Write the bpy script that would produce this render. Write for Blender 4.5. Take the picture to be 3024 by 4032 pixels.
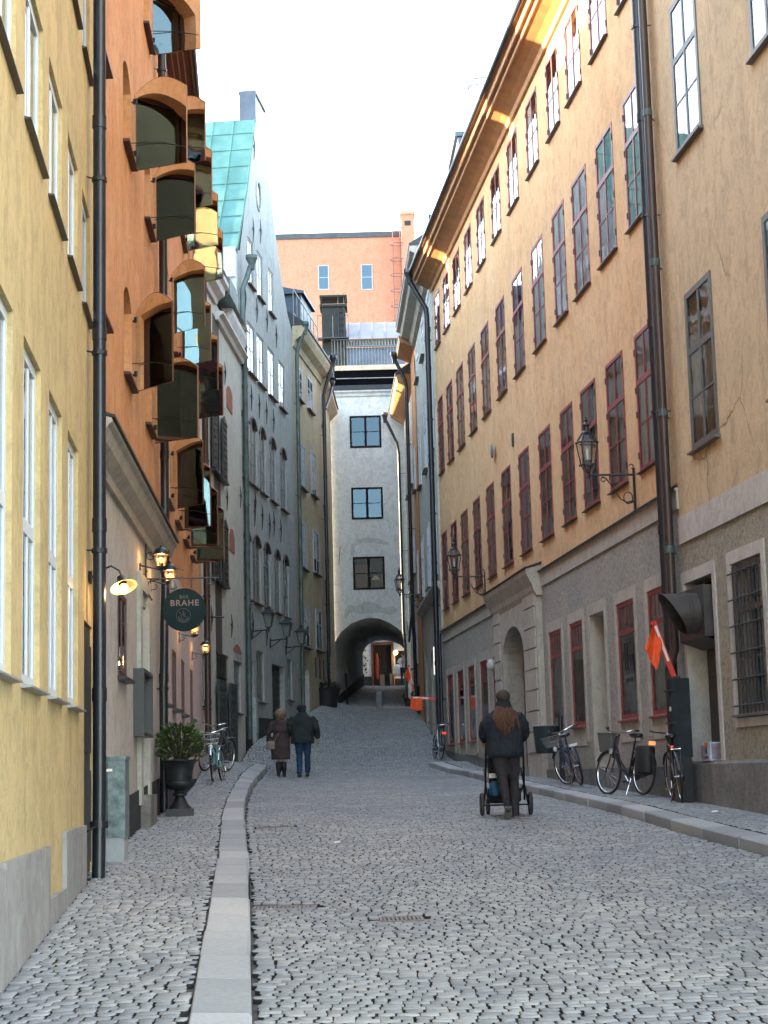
import bpy, math, random
import numpy as np
from mathutils import Vector, Matrix
random.seed(7); rng=np.random.default_rng(11)
for o in list(bpy.data.objects): bpy.data.objects.remove(o)
S=bpy.context.scene; COL=S.collection
R=math.radians
# ---------------------------------------------------------------- camera
FPX=6800.; PIT=math.atan((3047-2016)/FPX); ROL=math.atan(.026); CH=1.6
cam=bpy.data.cameras.new('camera'); co=bpy.data.objects.new('camera',cam); COL.objects.link(co)
fw=Vector((0,math.cos(PIT),math.sin(PIT))); u0=Vector((0,-math.sin(PIT),math.cos(PIT))); r0=Vector((1,0,0))
rt=math.cos(ROL)*r0-math.sin(ROL)*u0; up=math.sin(ROL)*r0+math.cos(ROL)*u0
M=Matrix((rt,up,-fw)).transposed().to_4x4(); M.translation=(0,0,CH); co.matrix_world=M
cam.sensor_fit='HORIZONTAL'; cam.sensor_width=36; cam.lens=36*FPX/3024; cam.clip_end=3000; cam.clip_start=.1
S.camera=co
# ---------------------------------------------------------------- light
SUN_EL=12.0; SUN_AZ=-80.0      # sun to the left of the street (degrees from +Y, clockwise)
w=bpy.data.worlds.new('World'); S.world=w; w.use_nodes=True
nt=w.node_tree; nt.nodes.clear()
sk=nt.nodes.new('ShaderNodeTexSky'); sk.sky_type='NISHITA'; sk.sun_disc=False
sk.sun_elevation=R(SUN_EL); sk.sun_rotation=R(SUN_AZ); sk.air_density=1.0; sk.dust_density=.7; sk.ozone_density=1.0
bg=nt.nodes.new('ShaderNodeBackground'); wo=nt.nodes.new('ShaderNodeOutputWorld')
bg.inputs[1].default_value=.15
hs_=nt.nodes.new('ShaderNodeHueSaturation'); hs_.inputs['Saturation'].default_value=.62
tn=nt.nodes.new('ShaderNodeMix'); tn.data_type='RGBA'; tn.blend_type='MULTIPLY'; tn.inputs[0].default_value=1; tn.inputs[7].default_value=(.975,1.0,.99,1)   # thin bright high cloud: paler, slightly green-blue sky light
nt.links.new(sk.outputs[0],hs_.inputs['Color']); nt.links.new(hs_.outputs[0],tn.inputs[6]); nt.links.new(tn.outputs[2],bg.inputs[0]); nt.links.new(bg.outputs[0],wo.inputs[0])
sl=bpy.data.lights.new('sun','SUN'); sl.energy=4.0; sl.angle=R(.6); sl.color=(1,.78,.48)
so=bpy.data.objects.new('sun',sl); COL.objects.link(so)
d=Vector((math.sin(R(SUN_AZ))*math.cos(R(SUN_EL)),math.cos(R(SUN_AZ))*math.cos(R(SUN_EL)),math.sin(R(SUN_EL))))
so.rotation_euler=d.to_track_quat('Z','Y').to_euler()
S.view_settings.view_transform='Standard'; S.view_settings.look='None'; S.view_settings.gamma=1
S.view_settings.exposure=3.85
S.render.engine='CYCLES'
try:
    S.cycles.max_bounces=8; S.cycles.transparent_max_bounces=12; S.cycles.glossy_bounces=4; S.cycles.diffuse_bounces=4
except Exception: pass
# ---------------------------------------------------------------- materials
MATS={}
def nodes(name):
    m=bpy.data.materials.new(name); m.use_nodes=True; n=m.node_tree; n.nodes.clear()
    o=n.nodes.new('ShaderNodeOutputMaterial'); b=n.nodes.new('ShaderNodeBsdfPrincipled'); n.links.new(b.outputs[0],o.inputs[0])
    MATS[name]=m
    return m,n,b,o
def rgba(c): return (c[0],c[1],c[2],1)
def noise(n,vec,scale,detail=4,rough=.55,dist=0):
    t=n.nodes.new('ShaderNodeTexNoise'); t.inputs['Scale'].default_value=scale; t.inputs['Detail'].default_value=detail
    t.inputs['Roughness'].default_value=rough; t.inputs['Distortion'].default_value=dist
    n.links.new(vec,t.inputs['Vector']); return t.outputs['Fac']
def coord(n,sc=(1,1,1)):
    t=n.nodes.new('ShaderNodeTexCoord'); mp=n.nodes.new('ShaderNodeMapping'); mp.inputs['Scale'].default_value=sc
    n.links.new(t.outputs['Object'],mp.inputs['Vector']); return mp.outputs[0]
def ramp(n,fac,stops):
    r=n.nodes.new('ShaderNodeValToRGB'); e=r.color_ramp.elements
    while len(e)<len(stops): e.new(.5)
    for el,(p,c) in zip(e,stops): el.position=p; el.color=rgba(c) if len(c)==3 else c
    n.links.new(fac,r.inputs[0]); return r.outputs[0]
def mixc(n,fac,a,b,bt='MIX'):
    m=n.nodes.new('ShaderNodeMix'); m.data_type='RGBA'; m.blend_type=bt
    for s,v in ((0,fac),(6,a),(7,b)):
        if isinstance(v,(int,float)): m.inputs[s].default_value=v
        elif isinstance(v,tuple): m.inputs[s].default_value=rgba(v)
        else: n.links.new(v,m.inputs[s])
    return m.outputs[2]
def bump(n,b,h,strength,dist=.01):
    bp=n.nodes.new('ShaderNodeBump'); bp.inputs['Strength'].default_value=strength; bp.inputs['Distance'].default_value=dist
    n.links.new(h,bp.inputs['Height']); n.links.new(bp.outputs[0],b.inputs['Normal'])
def mat(name,col,rough=.6,metal=0,var=.12,vs=6,bmp=0,bs=60,spec=None,emit=None,es=0):
    if name in MATS: return MATS[name]
    m,n,b,o=nodes(name); v=coord(n)
    f=noise(n,v,vs,5)
    c=ramp(n,f,[(.3,tuple(x*(1-var) for x in col)),(.7,tuple(min(1,x*(1+var)) for x in col))])
    n.links.new(c,b.inputs['Base Color']); b.inputs['Roughness'].default_value=rough; b.inputs['Metallic'].default_value=metal
    if spec is not None: b.inputs['Specular IOR Level'].default_value=spec
    if bmp: bump(n,b,noise(n,v,bs,4),bmp)
    if emit: b.inputs['Emission Color'].default_value=rgba(emit); b.inputs['Emission Strength'].default_value=es
    return m
def plaster(name,col,alt,stain,samt=.5,patch=1.2,bmp=.25,bs=35,rough=.9,fine=.12,streak=(3.2,3.2,.35),crack=0):
    """weathered lime plaster: cloudy patches of alt colour, vertical run-off stains, trowel bump"""
    m,n,b,o=nodes(name); v=coord(n); vz=coord(n,streak)
    p=ramp(n,noise(n,v,patch,6,.6,.4),[(.38,(0,0,0)),(.68,(1,1,1))])
    c=mixc(n,p,col,alt)
    s=ramp(n,noise(n,vz,1.0,6,.62,.3),[(.5,(0,0,0)),(.8,(samt,samt,samt))])
    c=mixc(n,s,c,stain)
    k=ramp(n,noise(n,coord(n,(1,1,.8)),4.5,7,.72,1.2),[(.42,(.86,.86,.86)),(.5,(1,1,1)),(.62,(1.07,1.06,1.05))]); c=mixc(n,1.0,c,k,'MULTIPLY')
    if crack:
        vo=n.nodes.new('ShaderNodeTexVoronoi'); vo.feature='DISTANCE_TO_EDGE'; vo.inputs['Scale'].default_value=crack
        nz=n.nodes.new('ShaderNodeTexNoise'); nz.inputs['Scale'].default_value=2.2; nz.inputs['Detail'].default_value=5; n.links.new(v,nz.inputs['Vector'])
        wv=mixc(n,.32,v,nz.outputs['Color'],'ADD'); n.links.new(wv,vo.inputs['Vector'])
        ck=ramp(n,vo.outputs['Distance'],[(.0,(1,1,1)),(.0045,(0,0,0))]); mk=ramp(n,noise(n,v,.45,2),[(.5,(0,0,0)),(.62,(.8,.8,.8))])
        c=mixc(n,mixc(n,1.0,ck,mk,'MULTIPLY'),c,tuple(x*.28 for x in stain))
    g=ramp(n,noise(n,v,bs*.6,4,.7),[(.3,(1-fine,)*3),(.7,(1+fine*.5,)*3)])
    c=mixc(n,1.0,c,g,'MULTIPLY')
    n.links.new(c,b.inputs['Base Color']); b.inputs['Roughness'].default_value=rough; b.inputs['Specular IOR Level'].default_value=.25
    bump(n,b,noise(n,v,bs,5,.65),bmp,.02)
    return m
def roughcast(name,col,alt):
    m,n,b,o=nodes(name); v=coord(n)
    f=noise(n,v,14,6,.7,.6); g=noise(n,v,42,4,.7)
    c=ramp(n,f,[(.32,tuple(x*.55 for x in col)),(.5,col),(.72,alt)])
    pt=ramp(n,noise(n,v,.9,4),[(.35,(.86,.86,.88)),(.7,(1.05,1.02,.98))])
    c=mixc(n,1.0,c,pt,'MULTIPLY'); n.links.new(c,b.inputs['Base Color']); b.inputs['Roughness'].default_value=.95
    ad=n.nodes.new('ShaderNodeMath'); ad.operation='ADD'; n.links.new(f,ad.inputs[0]); n.links.new(g,ad.inputs[1])
    bump(n,b,ad.outputs[0],1.0,.05); return m
def glassmat(name='window_glass',tint=(.82,.88,.88),boost=1.0,rough=.015,refl=(.95,.97,1)):
    m,n,b,o=nodes(name); n.nodes.remove(b)
    tr=n.nodes.new('ShaderNodeBsdfTransparent'); tr.inputs[0].default_value=rgba(tint)
    gl=n.nodes.new('ShaderNodeBsdfGlossy'); gl.inputs['Roughness'].default_value=rough; gl.inputs[0].default_value=rgba(refl)
    fr=n.nodes.new('ShaderNodeFresnel'); fr.inputs[0].default_value=1.75
    v=coord(n); bp=n.nodes.new('ShaderNodeBump'); bp.inputs['Strength'].default_value=.05; bp.inputs['Distance'].default_value=.03
    n.links.new(noise(n,v,2.2,2),bp.inputs['Height']); n.links.new(bp.outputs[0],gl.inputs['Normal'])
    mu=n.nodes.new('ShaderNodeMath'); mu.operation='MULTIPLY'; mu.use_clamp=True; mu.inputs[1].default_value=boost
    n.links.new(fr.outputs[0],mu.inputs[0])
    mx=n.nodes.new('ShaderNodeMixShader'); n.links.new(mu.outputs[0],mx.inputs[0]); n.links.new(tr.outputs[0],mx.inputs[1]); n.links.new(gl.outputs[0],mx.inputs[2])
    n.links.new(mx.outputs[0],o.inputs[0]); return m
GLASS=glassmat()
BLACK=mat('black_metal',(.012,.014,.018),.38,0,.2,9,.1,25)
BLACKP=mat('black_pipe_paint',(.013,.016,.024),.32,0,.25,3,.12,12)
BROWNM=mat('brown_metal',(.045,.026,.022),.4,0,.2,5)
DARK=mat('painted_dark_interior',(.02,.02,.022),.9)  # near-black colour stands in for unlit depth behind openings
WHITEW=mat('white_window_paint',(.62,.66,.70),.45,0,.06,12)
REDW=mat('red_window_paint',(.24,.036,.036),.45,0,.22,8,.15,40)
BROWNW=mat('brown_window_paint',(.11,.095,.09),.5,0,.15,10)
GREYW=mat('grey_window_paint',(.24,.255,.26),.5,0,.12,10)
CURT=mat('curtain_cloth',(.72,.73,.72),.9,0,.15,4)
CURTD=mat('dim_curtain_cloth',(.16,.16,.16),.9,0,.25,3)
BLIND=mat('blind_cloth',(.30,.31,.31),.9,0,.1,2)
ZINC=mat('zinc_sheet',(.20,.22,.22),.45,.3,.25,3)
STEEL=mat('bright_steel',(.55,.56,.57),.25,1,.08,10)
CHROME=mat('chrome',(.75,.76,.78),.12,1,.03,10)
RUBBER=mat('tyre_rubber',(.015,.015,.016),.75,0,.2,30)
# ---------------------------------------------------------------- mesh helpers
class MB:
    def __init__(s): s.v=[]; s.f=[]; s.m=[]
    def add(s,vs,fs,mi=0):
        b=len(s.v); s.v.extend([tuple(p) for p in vs]); s.f.extend([tuple(i+b for i in f) for f in fs]); s.m.extend([mi]*len(fs)); return s
    def quad(s,a,b,c,d,mi=0): return s.add([a,b,c,d],[(0,1,2,3)],mi)
    def box(s,x0,x1,y0,y1,z0,z1,mi=0):
        v=[(x0,y0,z0),(x1,y0,z0),(x1,y1,z0),(x0,y1,z0),(x0,y0,z1),(x1,y0,z1),(x1,y1,z1),(x0,y1,z1)]
        return s.add(v,[(3,2,1,0),(4,5,6,7),(0,1,5,4),(1,2,6,5),(2,3,7,6),(3,0,4,7)],mi)
    def obox(s,c,ax,ay,az,mi=0):
        """box with centre and three half-axis vectors"""
        c=Vector(c);ax=Vector(ax);ay=Vector(ay);az=Vector(az); v=[]
        for k in (-1,1):
            for i,j in ((-1,-1),(1,-1),(1,1),(-1,1)): v.append(c+ax*i+ay*j+az*k)
        return s.add(v,[(3,2,1,0),(4,5,6,7),(0,1,5,4),(1,2,6,5),(2,3,7,6),(3,0,4,7)],mi)
    def tube(s,pts,r,n=8,mi=0,cap=True,closed=False):
        pts=[Vector(p) for p in pts]; k=len(pts); rs=r if isinstance(r,(list,tuple)) else [r]*k
        vs=[];fs=[]; ref=None
        for i,p in enumerate(pts):
            a=pts[(i-1)%k] if (i>0 or closed) else p; b=pts[(i+1)%k] if (i<k-1 or closed) else p
            t=(b-a); t=t.normalized() if t.length>1e-9 else Vector((0,0,1))
            if ref is None: ref=Vector((1,0,0)) if abs(t.x)<.8 else Vector((0,1,0))
            u=t.cross(ref); u=u.normalized() if u.length>1e-6 else t.orthogonal().normalized(); w_=u.cross(t); ref=w_*1.0
            ref=(ref*-1) if False else ref
            rr=rs[i]; rx,ry=rr if isinstance(rr,tuple) else (rr,rr)
            for j in range(n):
                q=2*math.pi*j/n; vs.append(p+u*math.cos(q)*rx+w_*math.sin(q)*ry)
        for i in range(k-(0 if closed else 1)):
            for j in range(n):
                a=i*n+j;b=i*n+(j+1)%n;c=((i+1)%k)*n+(j+1)%n;d_=((i+1)%k)*n+j; fs.append((a,d_,c,b))
        if cap and not closed: fs.append(tuple(range(n))); fs.append(tuple(reversed(range((k-1)*n,k*n))))
        return s.add(vs,fs,mi)
    def loft(s,secs,n=16,mi=0,cap=True):
        """secs: (cx,cy,cz,rx,ry) horizontal ellipses stacked in z"""
        vs=[];fs=[];k=len(secs)
        for cx,cy,cz,rx,ry in secs:
            for j in range(n):
                q=2*math.pi*j/n; vs.append((cx+rx*math.cos(q),cy+ry*math.sin(q),cz))
        for i in range(k-1):
            for j in range(n): fs.append((i*n+j,i*n+(j+1)%n,(i+1)*n+(j+1)%n,(i+1)*n+j))
        if cap: fs.append(tuple(reversed(range(n)))); fs.append(tuple(range((k-1)*n,k*n)))
        return s.add(vs,fs,mi)
    def lathe(s,prof,n=24,c=(0,0,0),mi=0,cap=True):
        return s.loft([(c[0],c[1],c[2]+z,r,r) for r,z in prof],n,mi,cap)
    def ball(s,c,rx,ry=None,rz=None,n=16,mi=0):
        ry=ry or rx; rz=rz or rx; k=n//2
        return s.loft([(c[0],c[1],c[2]-rz*math.cos(math.pi*(i+.02)/(k+.04)),max(.0005,rx*math.sin(math.pi*(i+.02)/(k+.04))),max(.0005,ry*math.sin(math.pi*(i+.02)/(k+.04)))) for i in range(k+1)],n,mi)
    def prism(s,poly,axis,a,b,mi=0):
        """poly of 2D points extruded along axis from a to b. axis 'x': poly=(y,z); 'y': (x,z); 'z': (x,y)"""
        f={'x':lambda p,t:(t,p[0],p[1]),'y':lambda p,t:(p[0],t,p[1]),'z':lambda p,t:(p[0],p[1],t)}[axis]; n=len(poly)
        vs=[f(p,a) for p in poly]+[f(p,b) for p in poly]
        return s.add(vs,[tuple(range(n)),tuple(reversed(range(n,2*n)))]+[(i,i+n,(i+1)%n+n,(i+1)%n) for i in range(n)],mi)
    def xform(s,m,start=0):
        for i in range(start,len(s.v)): s.v[i]=tuple(m@Vector(s.v[i]))
        return s
    def mesh(s,name,mats,smooth=False):
        me=bpy.data.meshes.new(name); me.from_pydata(s.v,[],s.f)
        for m in (mats if isinstance(mats,(list,tuple)) else [mats]): me.materials.append(m)
        if len(me.materials)>1: me.polygons.foreach_set('material_index',s.m)
        if smooth:
            me.polygons.foreach_set('use_smooth',[True]*len(s.f))
            try: me.set_sharp_from_angle(angle=R(40))
            except Exception: pass
        me.update(); return me
    def build(s,name,mats,parent=None,smooth=False,loc=None):
        o=bpy.data.objects.new(name,s.mesh(name,mats,smooth)); COL.objects.link(o)
        if parent is not None: o.parent=parent
        if loc: o.location=loc
        return o
def tag(o,label=None,cat=None,group=None,kind=None):
    if label: o['label']=label
    if cat: o['category']=cat
    if group: o['group']=group
    if kind: o['kind']=kind
    return o
def empty(name,loc,rz=0,label=None,cat=None,group=None,rx=0,ry=0):
    o=bpy.data.objects.new(name,None); o.empty_display_size=.3; COL.objects.link(o); o.location=loc; o.rotation_euler=(rx,ry,rz)
    return tag(o,label,cat,group)
def kids(o): return [c for c in bpy.data.objects if c.parent==o]
def copy_tree(o,parent=None):
    c=o.copy(); COL.objects.link(c); c.parent=parent
    for k in kids(o): copy_tree(k,c)
    return c
# ---------------------------------------------------------------- the lie of the land
PX=[-40,0,8.5,23,33,42,47,54,60,66,78,94,140,500]; PZ=[-1.6,0,.37,.985,1.3,1.57,1.95,2.85,3.6,4.1,5.5,6.3,7,10]
XLy=[-6,9.9,15,15.9,25,37.2,38.7,46.0,54.6,61.2,66,78,94]; XLx=[-.68,-2.15,-2.62,-2.79,-3.27,-4.0,-4.16,-3.80,-2.83,-2.05,-2.0,-1.2,-3]
XRy=[-6,23.9,48,66,78,94]; XRx=[7.33,4.13,1.55,.85,.9,3]
BKy=[0,30,33,38,41,44,45.6,47,50,54,60.5,66,94]; BKv=[0,0,.06,.34,.36,.16,.35,.6,.55,.5,.5,.1,0]
def G(x,y):
    x=np.asarray(x,float); y=np.asarray(y,float)
    z=np.interp(y,PX,PZ); xl=np.interp(y,XLy,XLx); t=np.clip(1-(x-xl)/1.7,0,1)
    return z+np.interp(y,BKy,BKv)*t*t*(3-2*t)+.012*np.sin(x*1.7+y*.4)
KLx=[-.0,-.67,-.82,-.96,-1.15,-1.39,-1.63,-1.96,-2.31,-2.66,-2.92,-3.08]; KLy=[0,8.21,10,11.72,14.02,16.94,19.58,23.24,27.6,32.92,38.24,43.3]
KRx=[5.2,3.62,3.29,2.81,2.35,1.69,.98]; KRy=[0,16.66,19.6,25.61,31.73,40.2,44.6]
def kl(y): return np.interp(y,KLy,KLx)
def kr(y): return np.interp(y,KRy,KRx)
def PV(x,y): return G(x,y)+.12*np.clip((46.5-np.asarray(y,float))/2.5,0,1)
# ---------------------------------------------------------------- ground, road, pavements, kerbs
def stone_mat(name,c1,c2,c3,joint=False):
    m,n,b,o=nodes(name); v=coord(n)
    at=n.nodes.new('ShaderNodeAttribute'); at.attribute_name='tone'
    c=ramp(n,at.outputs['Fac'],[(0,c1),(.5,c2),(1,c3)])
    f=ramp(n,noise(n,v,30,5,.7),[(.3,(.84,)*3),(.7,(1.12,)*3)]); c=mixc(n,1.0,c,f,'MULTIPLY')
    g=ramp(n,noise(n,v,.55,4,.6),[(.35,(.84,.85,.88)),(.65,(1.08,1.06,1.03))]); c=mixc(n,1.0,c,g,'MULTIPLY')
    n.links.new(c,b.inputs['Base Color']); b.inputs['Roughness'].default_value=.62; b.inputs['Specular IOR Level'].default_value=.4
    bump(n,b,noise(n,v,55,5,.7),.35,.008); return m
SETT=stone_mat('granite_setts',(.19,.20,.21),(.255,.27,.275),(.34,.35,.35))
KERBM=stone_mat('kerb_granite',(.27,.285,.295),(.34,.355,.36),(.42,.43,.43))
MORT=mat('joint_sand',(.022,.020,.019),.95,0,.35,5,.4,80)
SAND=mat('trodden_joint_sand',(.075,.072,.068),.95,0,.35,5,.4,80)
def sheet(name,xa,xb,ys,zf,m,nx=10,dz=0):
    mb=MB(); n=nx+1
    for y in ys:
        a=float(xa(y)); b=float(xb(y)); xs=np.linspace(a,b,n); zz=zf(xs,np.full(n,float(y)))+dz
        mb.v.extend([(float(x),float(y),float(z)) for x,z in zip(xs,zz)])
    for i in range(len(ys)-1):
        for j in range(nx): mb.f.append((i*n+j,i*n+j+1,(i+1)*n+j+1,(i+1)*n+j)); mb.m.append(0)
    return mb
def setts(xa,xb,y0,y1,zf,pitch=.090,wmin=.066,wmax=.128,wig=.010,skip=None):
    """rows of rounded granite setts; returns vertices, faces, tone"""
    c=[]
    y=y0
    while y<y1:
        xl=float(xa(y)); xr=float(xb(y)); x=xl+random.uniform(0,.05); ph=y*.9
        while x<xr-.04:
            wd=random.uniform(wmin,wmax); wd=min(wd,xr-x)
            cx=x+wd/2; cy=y+wig*math.sin(cx*1.3+ph*.35)+.4*wig*math.sin(cx*3.1+ph)+random.uniform(-.006,.006)
            if wd>.05 and not (skip and skip(cx,cy)):
                c.append((cx,cy,wd-random.choice((.001,.003,.008,.013,.019)),pitch-random.uniform(.000,.006),random.gauss(0,.012),random.gauss(0,.0008),random.random(),random.uniform(.15,.50)))
            x+=wd
        y+=pitch
    a=np.array(c); n=len(a)
    sx=np.array([-1,1,1,1,1,-1,-1,-1.]); sy=np.array([-1,-1,-1,1,1,1,1,-1.])
    V=np.zeros((n,24,3)); rs=[(.93,.0),(1.0,-.004),(1.0,-.05)]
    kx=np.array([0,0,1,1,0,0,1,1]); # which coordinate is pulled in on the chamfered octagon
    hw=a[:,2:3]/2; hd=a[:,3:4]/2; ch=a[:,7:8]*np.minimum(hw,hd)*1.1
    px=np.where(kx==0,sx*(hw-ch),sx*hw); py=np.where(kx==0,sy*hd,sy*(hd-ch))
    cs=np.cos(a[:,4:5]); sn=np.sin(a[:,4:5]); tx=rng.normal(0,.006,(n,1)); ty=rng.normal(0,.006,(n,1))
    for k,(q,dz) in enumerate(rs):
        ox=px*q;oy=py*q; X=a[:,0:1]+ox*cs-oy*sn; Y=a[:,1:2]+ox*sn+oy*cs
        V[:,k*8:(k+1)*8,0]=X; V[:,k*8:(k+1)*8,1]=Y
        V[:,k*8:(k+1)*8,2]=zf(a[:,0],a[:,1])[:,None]+(zf(a[:,0],a[:,1]+.1)-zf(a[:,0],a[:,1]-.1))[:,None]/.2*(Y-a[:,1:2])+(zf(a[:,0]+.1,a[:,1])-zf(a[:,0]-.1,a[:,1]))[:,None]/.2*(X-a[:,0:1])+dz+a[:,5:6]+tx*ox+ty*oy
    base=(np.arange(n)*24)[:,None]
    top=(base+np.arange(8)).ravel()
    q=[]
    for r_ in (0,8):
        j=np.arange(8); q.append(np.stack([base+r_+j,base+r_+8+j,base+r_+8+(j+1)%8,base+r_+(j+1)%8],-1).reshape(-1,4))
    return V.reshape(-1,3),top,np.concatenate(q),np.repeat(a[:,6],24)
def merge_ground(name,parts,under,mats,kind='structure'):
    """parts: sett arrays; under: MB joint sheet"""
    vs=[np.array(under.v)]; loops=[np.array([i for f in under.f for i in f])]; tot=[np.full(len(under.f),4)]; mi=[np.full(len(under.f),2)]; tone=[np.full(len(under.v),.5)]
    off=len(under.v)
    for V,top,Q,t in parts:
        vs.append(V); loops.append(top+off); tot.append(np.full(len(top)//8,8)); loops.append(Q.ravel()+off); tot.append(np.full(len(Q),4))
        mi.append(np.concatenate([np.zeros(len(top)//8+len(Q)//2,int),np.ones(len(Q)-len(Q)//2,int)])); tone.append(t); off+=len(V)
    vs=np.concatenate(vs); loops=np.concatenate(loops); tot=np.concatenate(tot); mi=np.concatenate(mi); tone=np.concatenate(tone)
    me=bpy.data.meshes.new(name); me.vertices.add(len(vs)); me.vertices.foreach_set('co',vs.ravel().astype(np.float32))
    me.loops.add(len(loops)); me.loops.foreach_set('vertex_index',loops.astype(np.int32)); me.polygons.add(len(tot))
    st=np.concatenate([[0],np.cumsum(tot)[:-1]]); me.polygons.foreach_set('loop_start',st.astype(np.int32)); me.polygons.foreach_set('loop_total',tot.astype(np.int32))
    for m in mats: me.materials.append(m)
    me.polygons.foreach_set('material_index',mi.astype(np.int32))
    at=me.attributes.new('tone','FLOAT','POINT'); at.data.foreach_set('value',tone.astype(np.float32))
    me.update(calc_edges=True); me.validate()
    o=bpy.data.objects.new(name,me); COL.objects.link(o); tag(o,kind=kind); return o
DR=[(-.86,13.9,.50,.22),(-1.50,22.5,.48,.22),(.05,13.0,.32,.26)]   # iron drain covers let into the road: x, y, length, width
def indrain(x,y): return any(abs(x-a)<l/2+.03 and abs(y-b)<w_/2+.04 for a,b,l,w_ in DR)
def rl(y): return np.where(np.asarray(y)<43.3,kl(y)+.006,np.interp(y,XLy,XLx)+.02)
def rr_(y): return np.where(np.asarray(y)<44.6,kr(y)-.015,np.interp(y,XRy,XRx)-.02)
ysr=list(np.arange(1,100,.5))
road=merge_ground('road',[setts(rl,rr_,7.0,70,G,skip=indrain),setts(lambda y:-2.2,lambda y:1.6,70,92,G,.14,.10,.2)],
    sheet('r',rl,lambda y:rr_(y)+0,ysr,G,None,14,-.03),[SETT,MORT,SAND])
def pl0(y): return np.interp(y,XLy,XLx)+.0
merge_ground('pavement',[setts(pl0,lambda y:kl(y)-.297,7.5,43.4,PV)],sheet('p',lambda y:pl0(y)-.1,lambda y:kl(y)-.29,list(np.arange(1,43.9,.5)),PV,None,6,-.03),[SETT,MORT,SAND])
def kri(y): return kr(y)+.31
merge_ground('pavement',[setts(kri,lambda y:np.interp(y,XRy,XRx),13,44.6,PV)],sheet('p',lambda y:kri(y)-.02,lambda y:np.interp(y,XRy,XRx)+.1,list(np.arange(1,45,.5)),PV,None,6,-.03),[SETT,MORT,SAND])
def kerb(name,xs,ys,side,ln):
    """granite kerb of separate blocks; side=-1: the road lies to the right of the kerb"""
    X=lambda y:float(np.interp(y,ys,xs)); mb=MB(); tone=[]
    y=6.0 if side<0 else 12.0
    while y<ys[-1]-.2:
        L=ln*random.uniform(.75,1.3); y2=min(y+L,ys[-1]); t=random.random(); j=random.uniform(-.009,.009)
        prof=[(0,-.12),(0,.100),(.014,.117),(.285,.122),(.292,.116),(.292,-.05)]
        a=len(mb.v)
        for yy in (y+.009,y2-.009):
            for px_,pz in prof:
                x=X(yy)-px_*(1 if side<0 else -1)+j
                z0=float(G(x,yy)); r_=float(np.clip((46.5-yy)/2.5,0,1)); mb.v.append((x,yy,z0+(pz*r_ if pz>0 else pz)))
        n=len(prof)
        fs=[tuple(range(a,a+n)),tuple(reversed(range(a+n,a+2*n)))]+[(a+i,a+n+i,a+n+(i+1)%n,a+(i+1)%n) for i in range(n)]
        mb.f+=fs; mb.m+=[0]*len(fs); tone+=[t]*(2*n); y=y2
    o=mb.build(name,KERBM); at=o.data.attributes.new('tone','FLOAT','POINT'); at.data.foreach_set('value',tone); tag(o,kind='structure'); return o
kerb('kerb',KLx,KLy,-1,.85); kerb('kerb',KRx,KRy,1,1.1)
# wide terrain under everything
GR=mat('bare_ground',(.12,.12,.11),.95,0,.3,.5)
mb=MB(); ys=[-150,-40,0,8.5,23,33,42,47,54,60,66,78,94,140,600]; n=5; xs=[-400,-8,0,8,400]
for y in ys:
    for x in xs: mb.v.append((x,y,float(np.interp(y,PX,PZ))-.35))
for i in range(len(ys)-1):
    for j in range(4): mb.f.append((i*n+j,i*n+j+1,(i+1)*n+j+1,(i+1)*n+j)); mb.m.append(0)
tag(mb.build('ground',GR),kind='structure')
IRON=mat('rusty_cast_iron',(.20,.17,.16),.7,.1,.3,30)
for i,(a,b,l,w_) in enumerate(DR):
    z=float(G(a,b))-.006; mb=MB(); fr=.02
    sl=float(G(a,b+.1)-G(a,b-.1))/.2
    mb.box(-l/2,l/2,-w_/2,-w_/2+fr,-.03,.004); mb.box(-l/2,l/2,w_/2-fr,w_/2,-.03,.004); mb.box(-l/2,-l/2+fr,-w_/2+fr,w_/2-fr,-.03,.004); mb.box(l/2-fr,l/2,-w_/2+fr,w_/2-fr,-.03,.004)
    k=int(l/.034)
    for q in range(k):
        x=-l/2+fr+(q+.3)*(l-2*fr)/k; mb.box(x,x+.017,-w_/2+fr,w_/2-fr,-.02,0)
    mb.box(-l/2+.01,l/2-.01,-w_/2+.01,w_/2-.01,-.05,-.022)
    o=mb.build('drain_grate',IRON,None,loc=(a,b,z)); o.rotation_euler=(math.atan(sl),0,.03*i)
    tag(o,['long slotted iron drain grate in the cobbles nearest the left kerb','iron drain grate set in the cobbles beside the left kerb, farther up the street','short worn iron drain cover out in the middle of the cobbled road'][i],'drain cover','drain covers in the road')

# ---------------------------------------------------------------- building kit
class Bld:
    """facade frame: local x along the wall, y inward, z up. s runs away from the camera from point a"""
    def __init__(s,name,a,b,side,label,cat='building',group=None):
        s.a=Vector(a);s.b=Vector(b);s.L=(s.b-s.a).length;s.side=side; u=(s.b-s.a)/s.L; s.u=u
        if side=='L': org=s.a; ang=math.atan2(u.y,u.x); s.sg=1
        else: org=s.b; ang=math.atan2(-u.y,-u.x); s.sg=-1
        s.e=empty(name,(org.x,org.y,0),ang,label,cat,group); s.M=Matrix.Translation((org.x,org.y,0))@Matrix.Rotation(ang,4,'Z'); s.ang=ang
    def X(s,t): return t if s.sg==1 else s.L-t
    def rng(s,t0,t1): a,b=s.X(t0),s.X(t1); return min(a,b),max(a,b)
    def W(s,t,y,z): return s.M@Vector((s.X(t),y,z))
    def part(s,mb,name,mats,smooth=False,par=None): return mb.build(name,mats,par or s.e,smooth)
    def ladder(s,pts): return [(s.X(t),z) for t,z in sorted(pts,key=lambda p:s.X(p[0]))]
def hole(b,t0,t1,z0,z1,rise=0,rev=.2,mi=0):
    a,c=b.rng(t0,t1); return dict(x0=a,x1=c,z0=z0,z1=z1,rise=rise,rev=rev,mi=mi)
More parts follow.
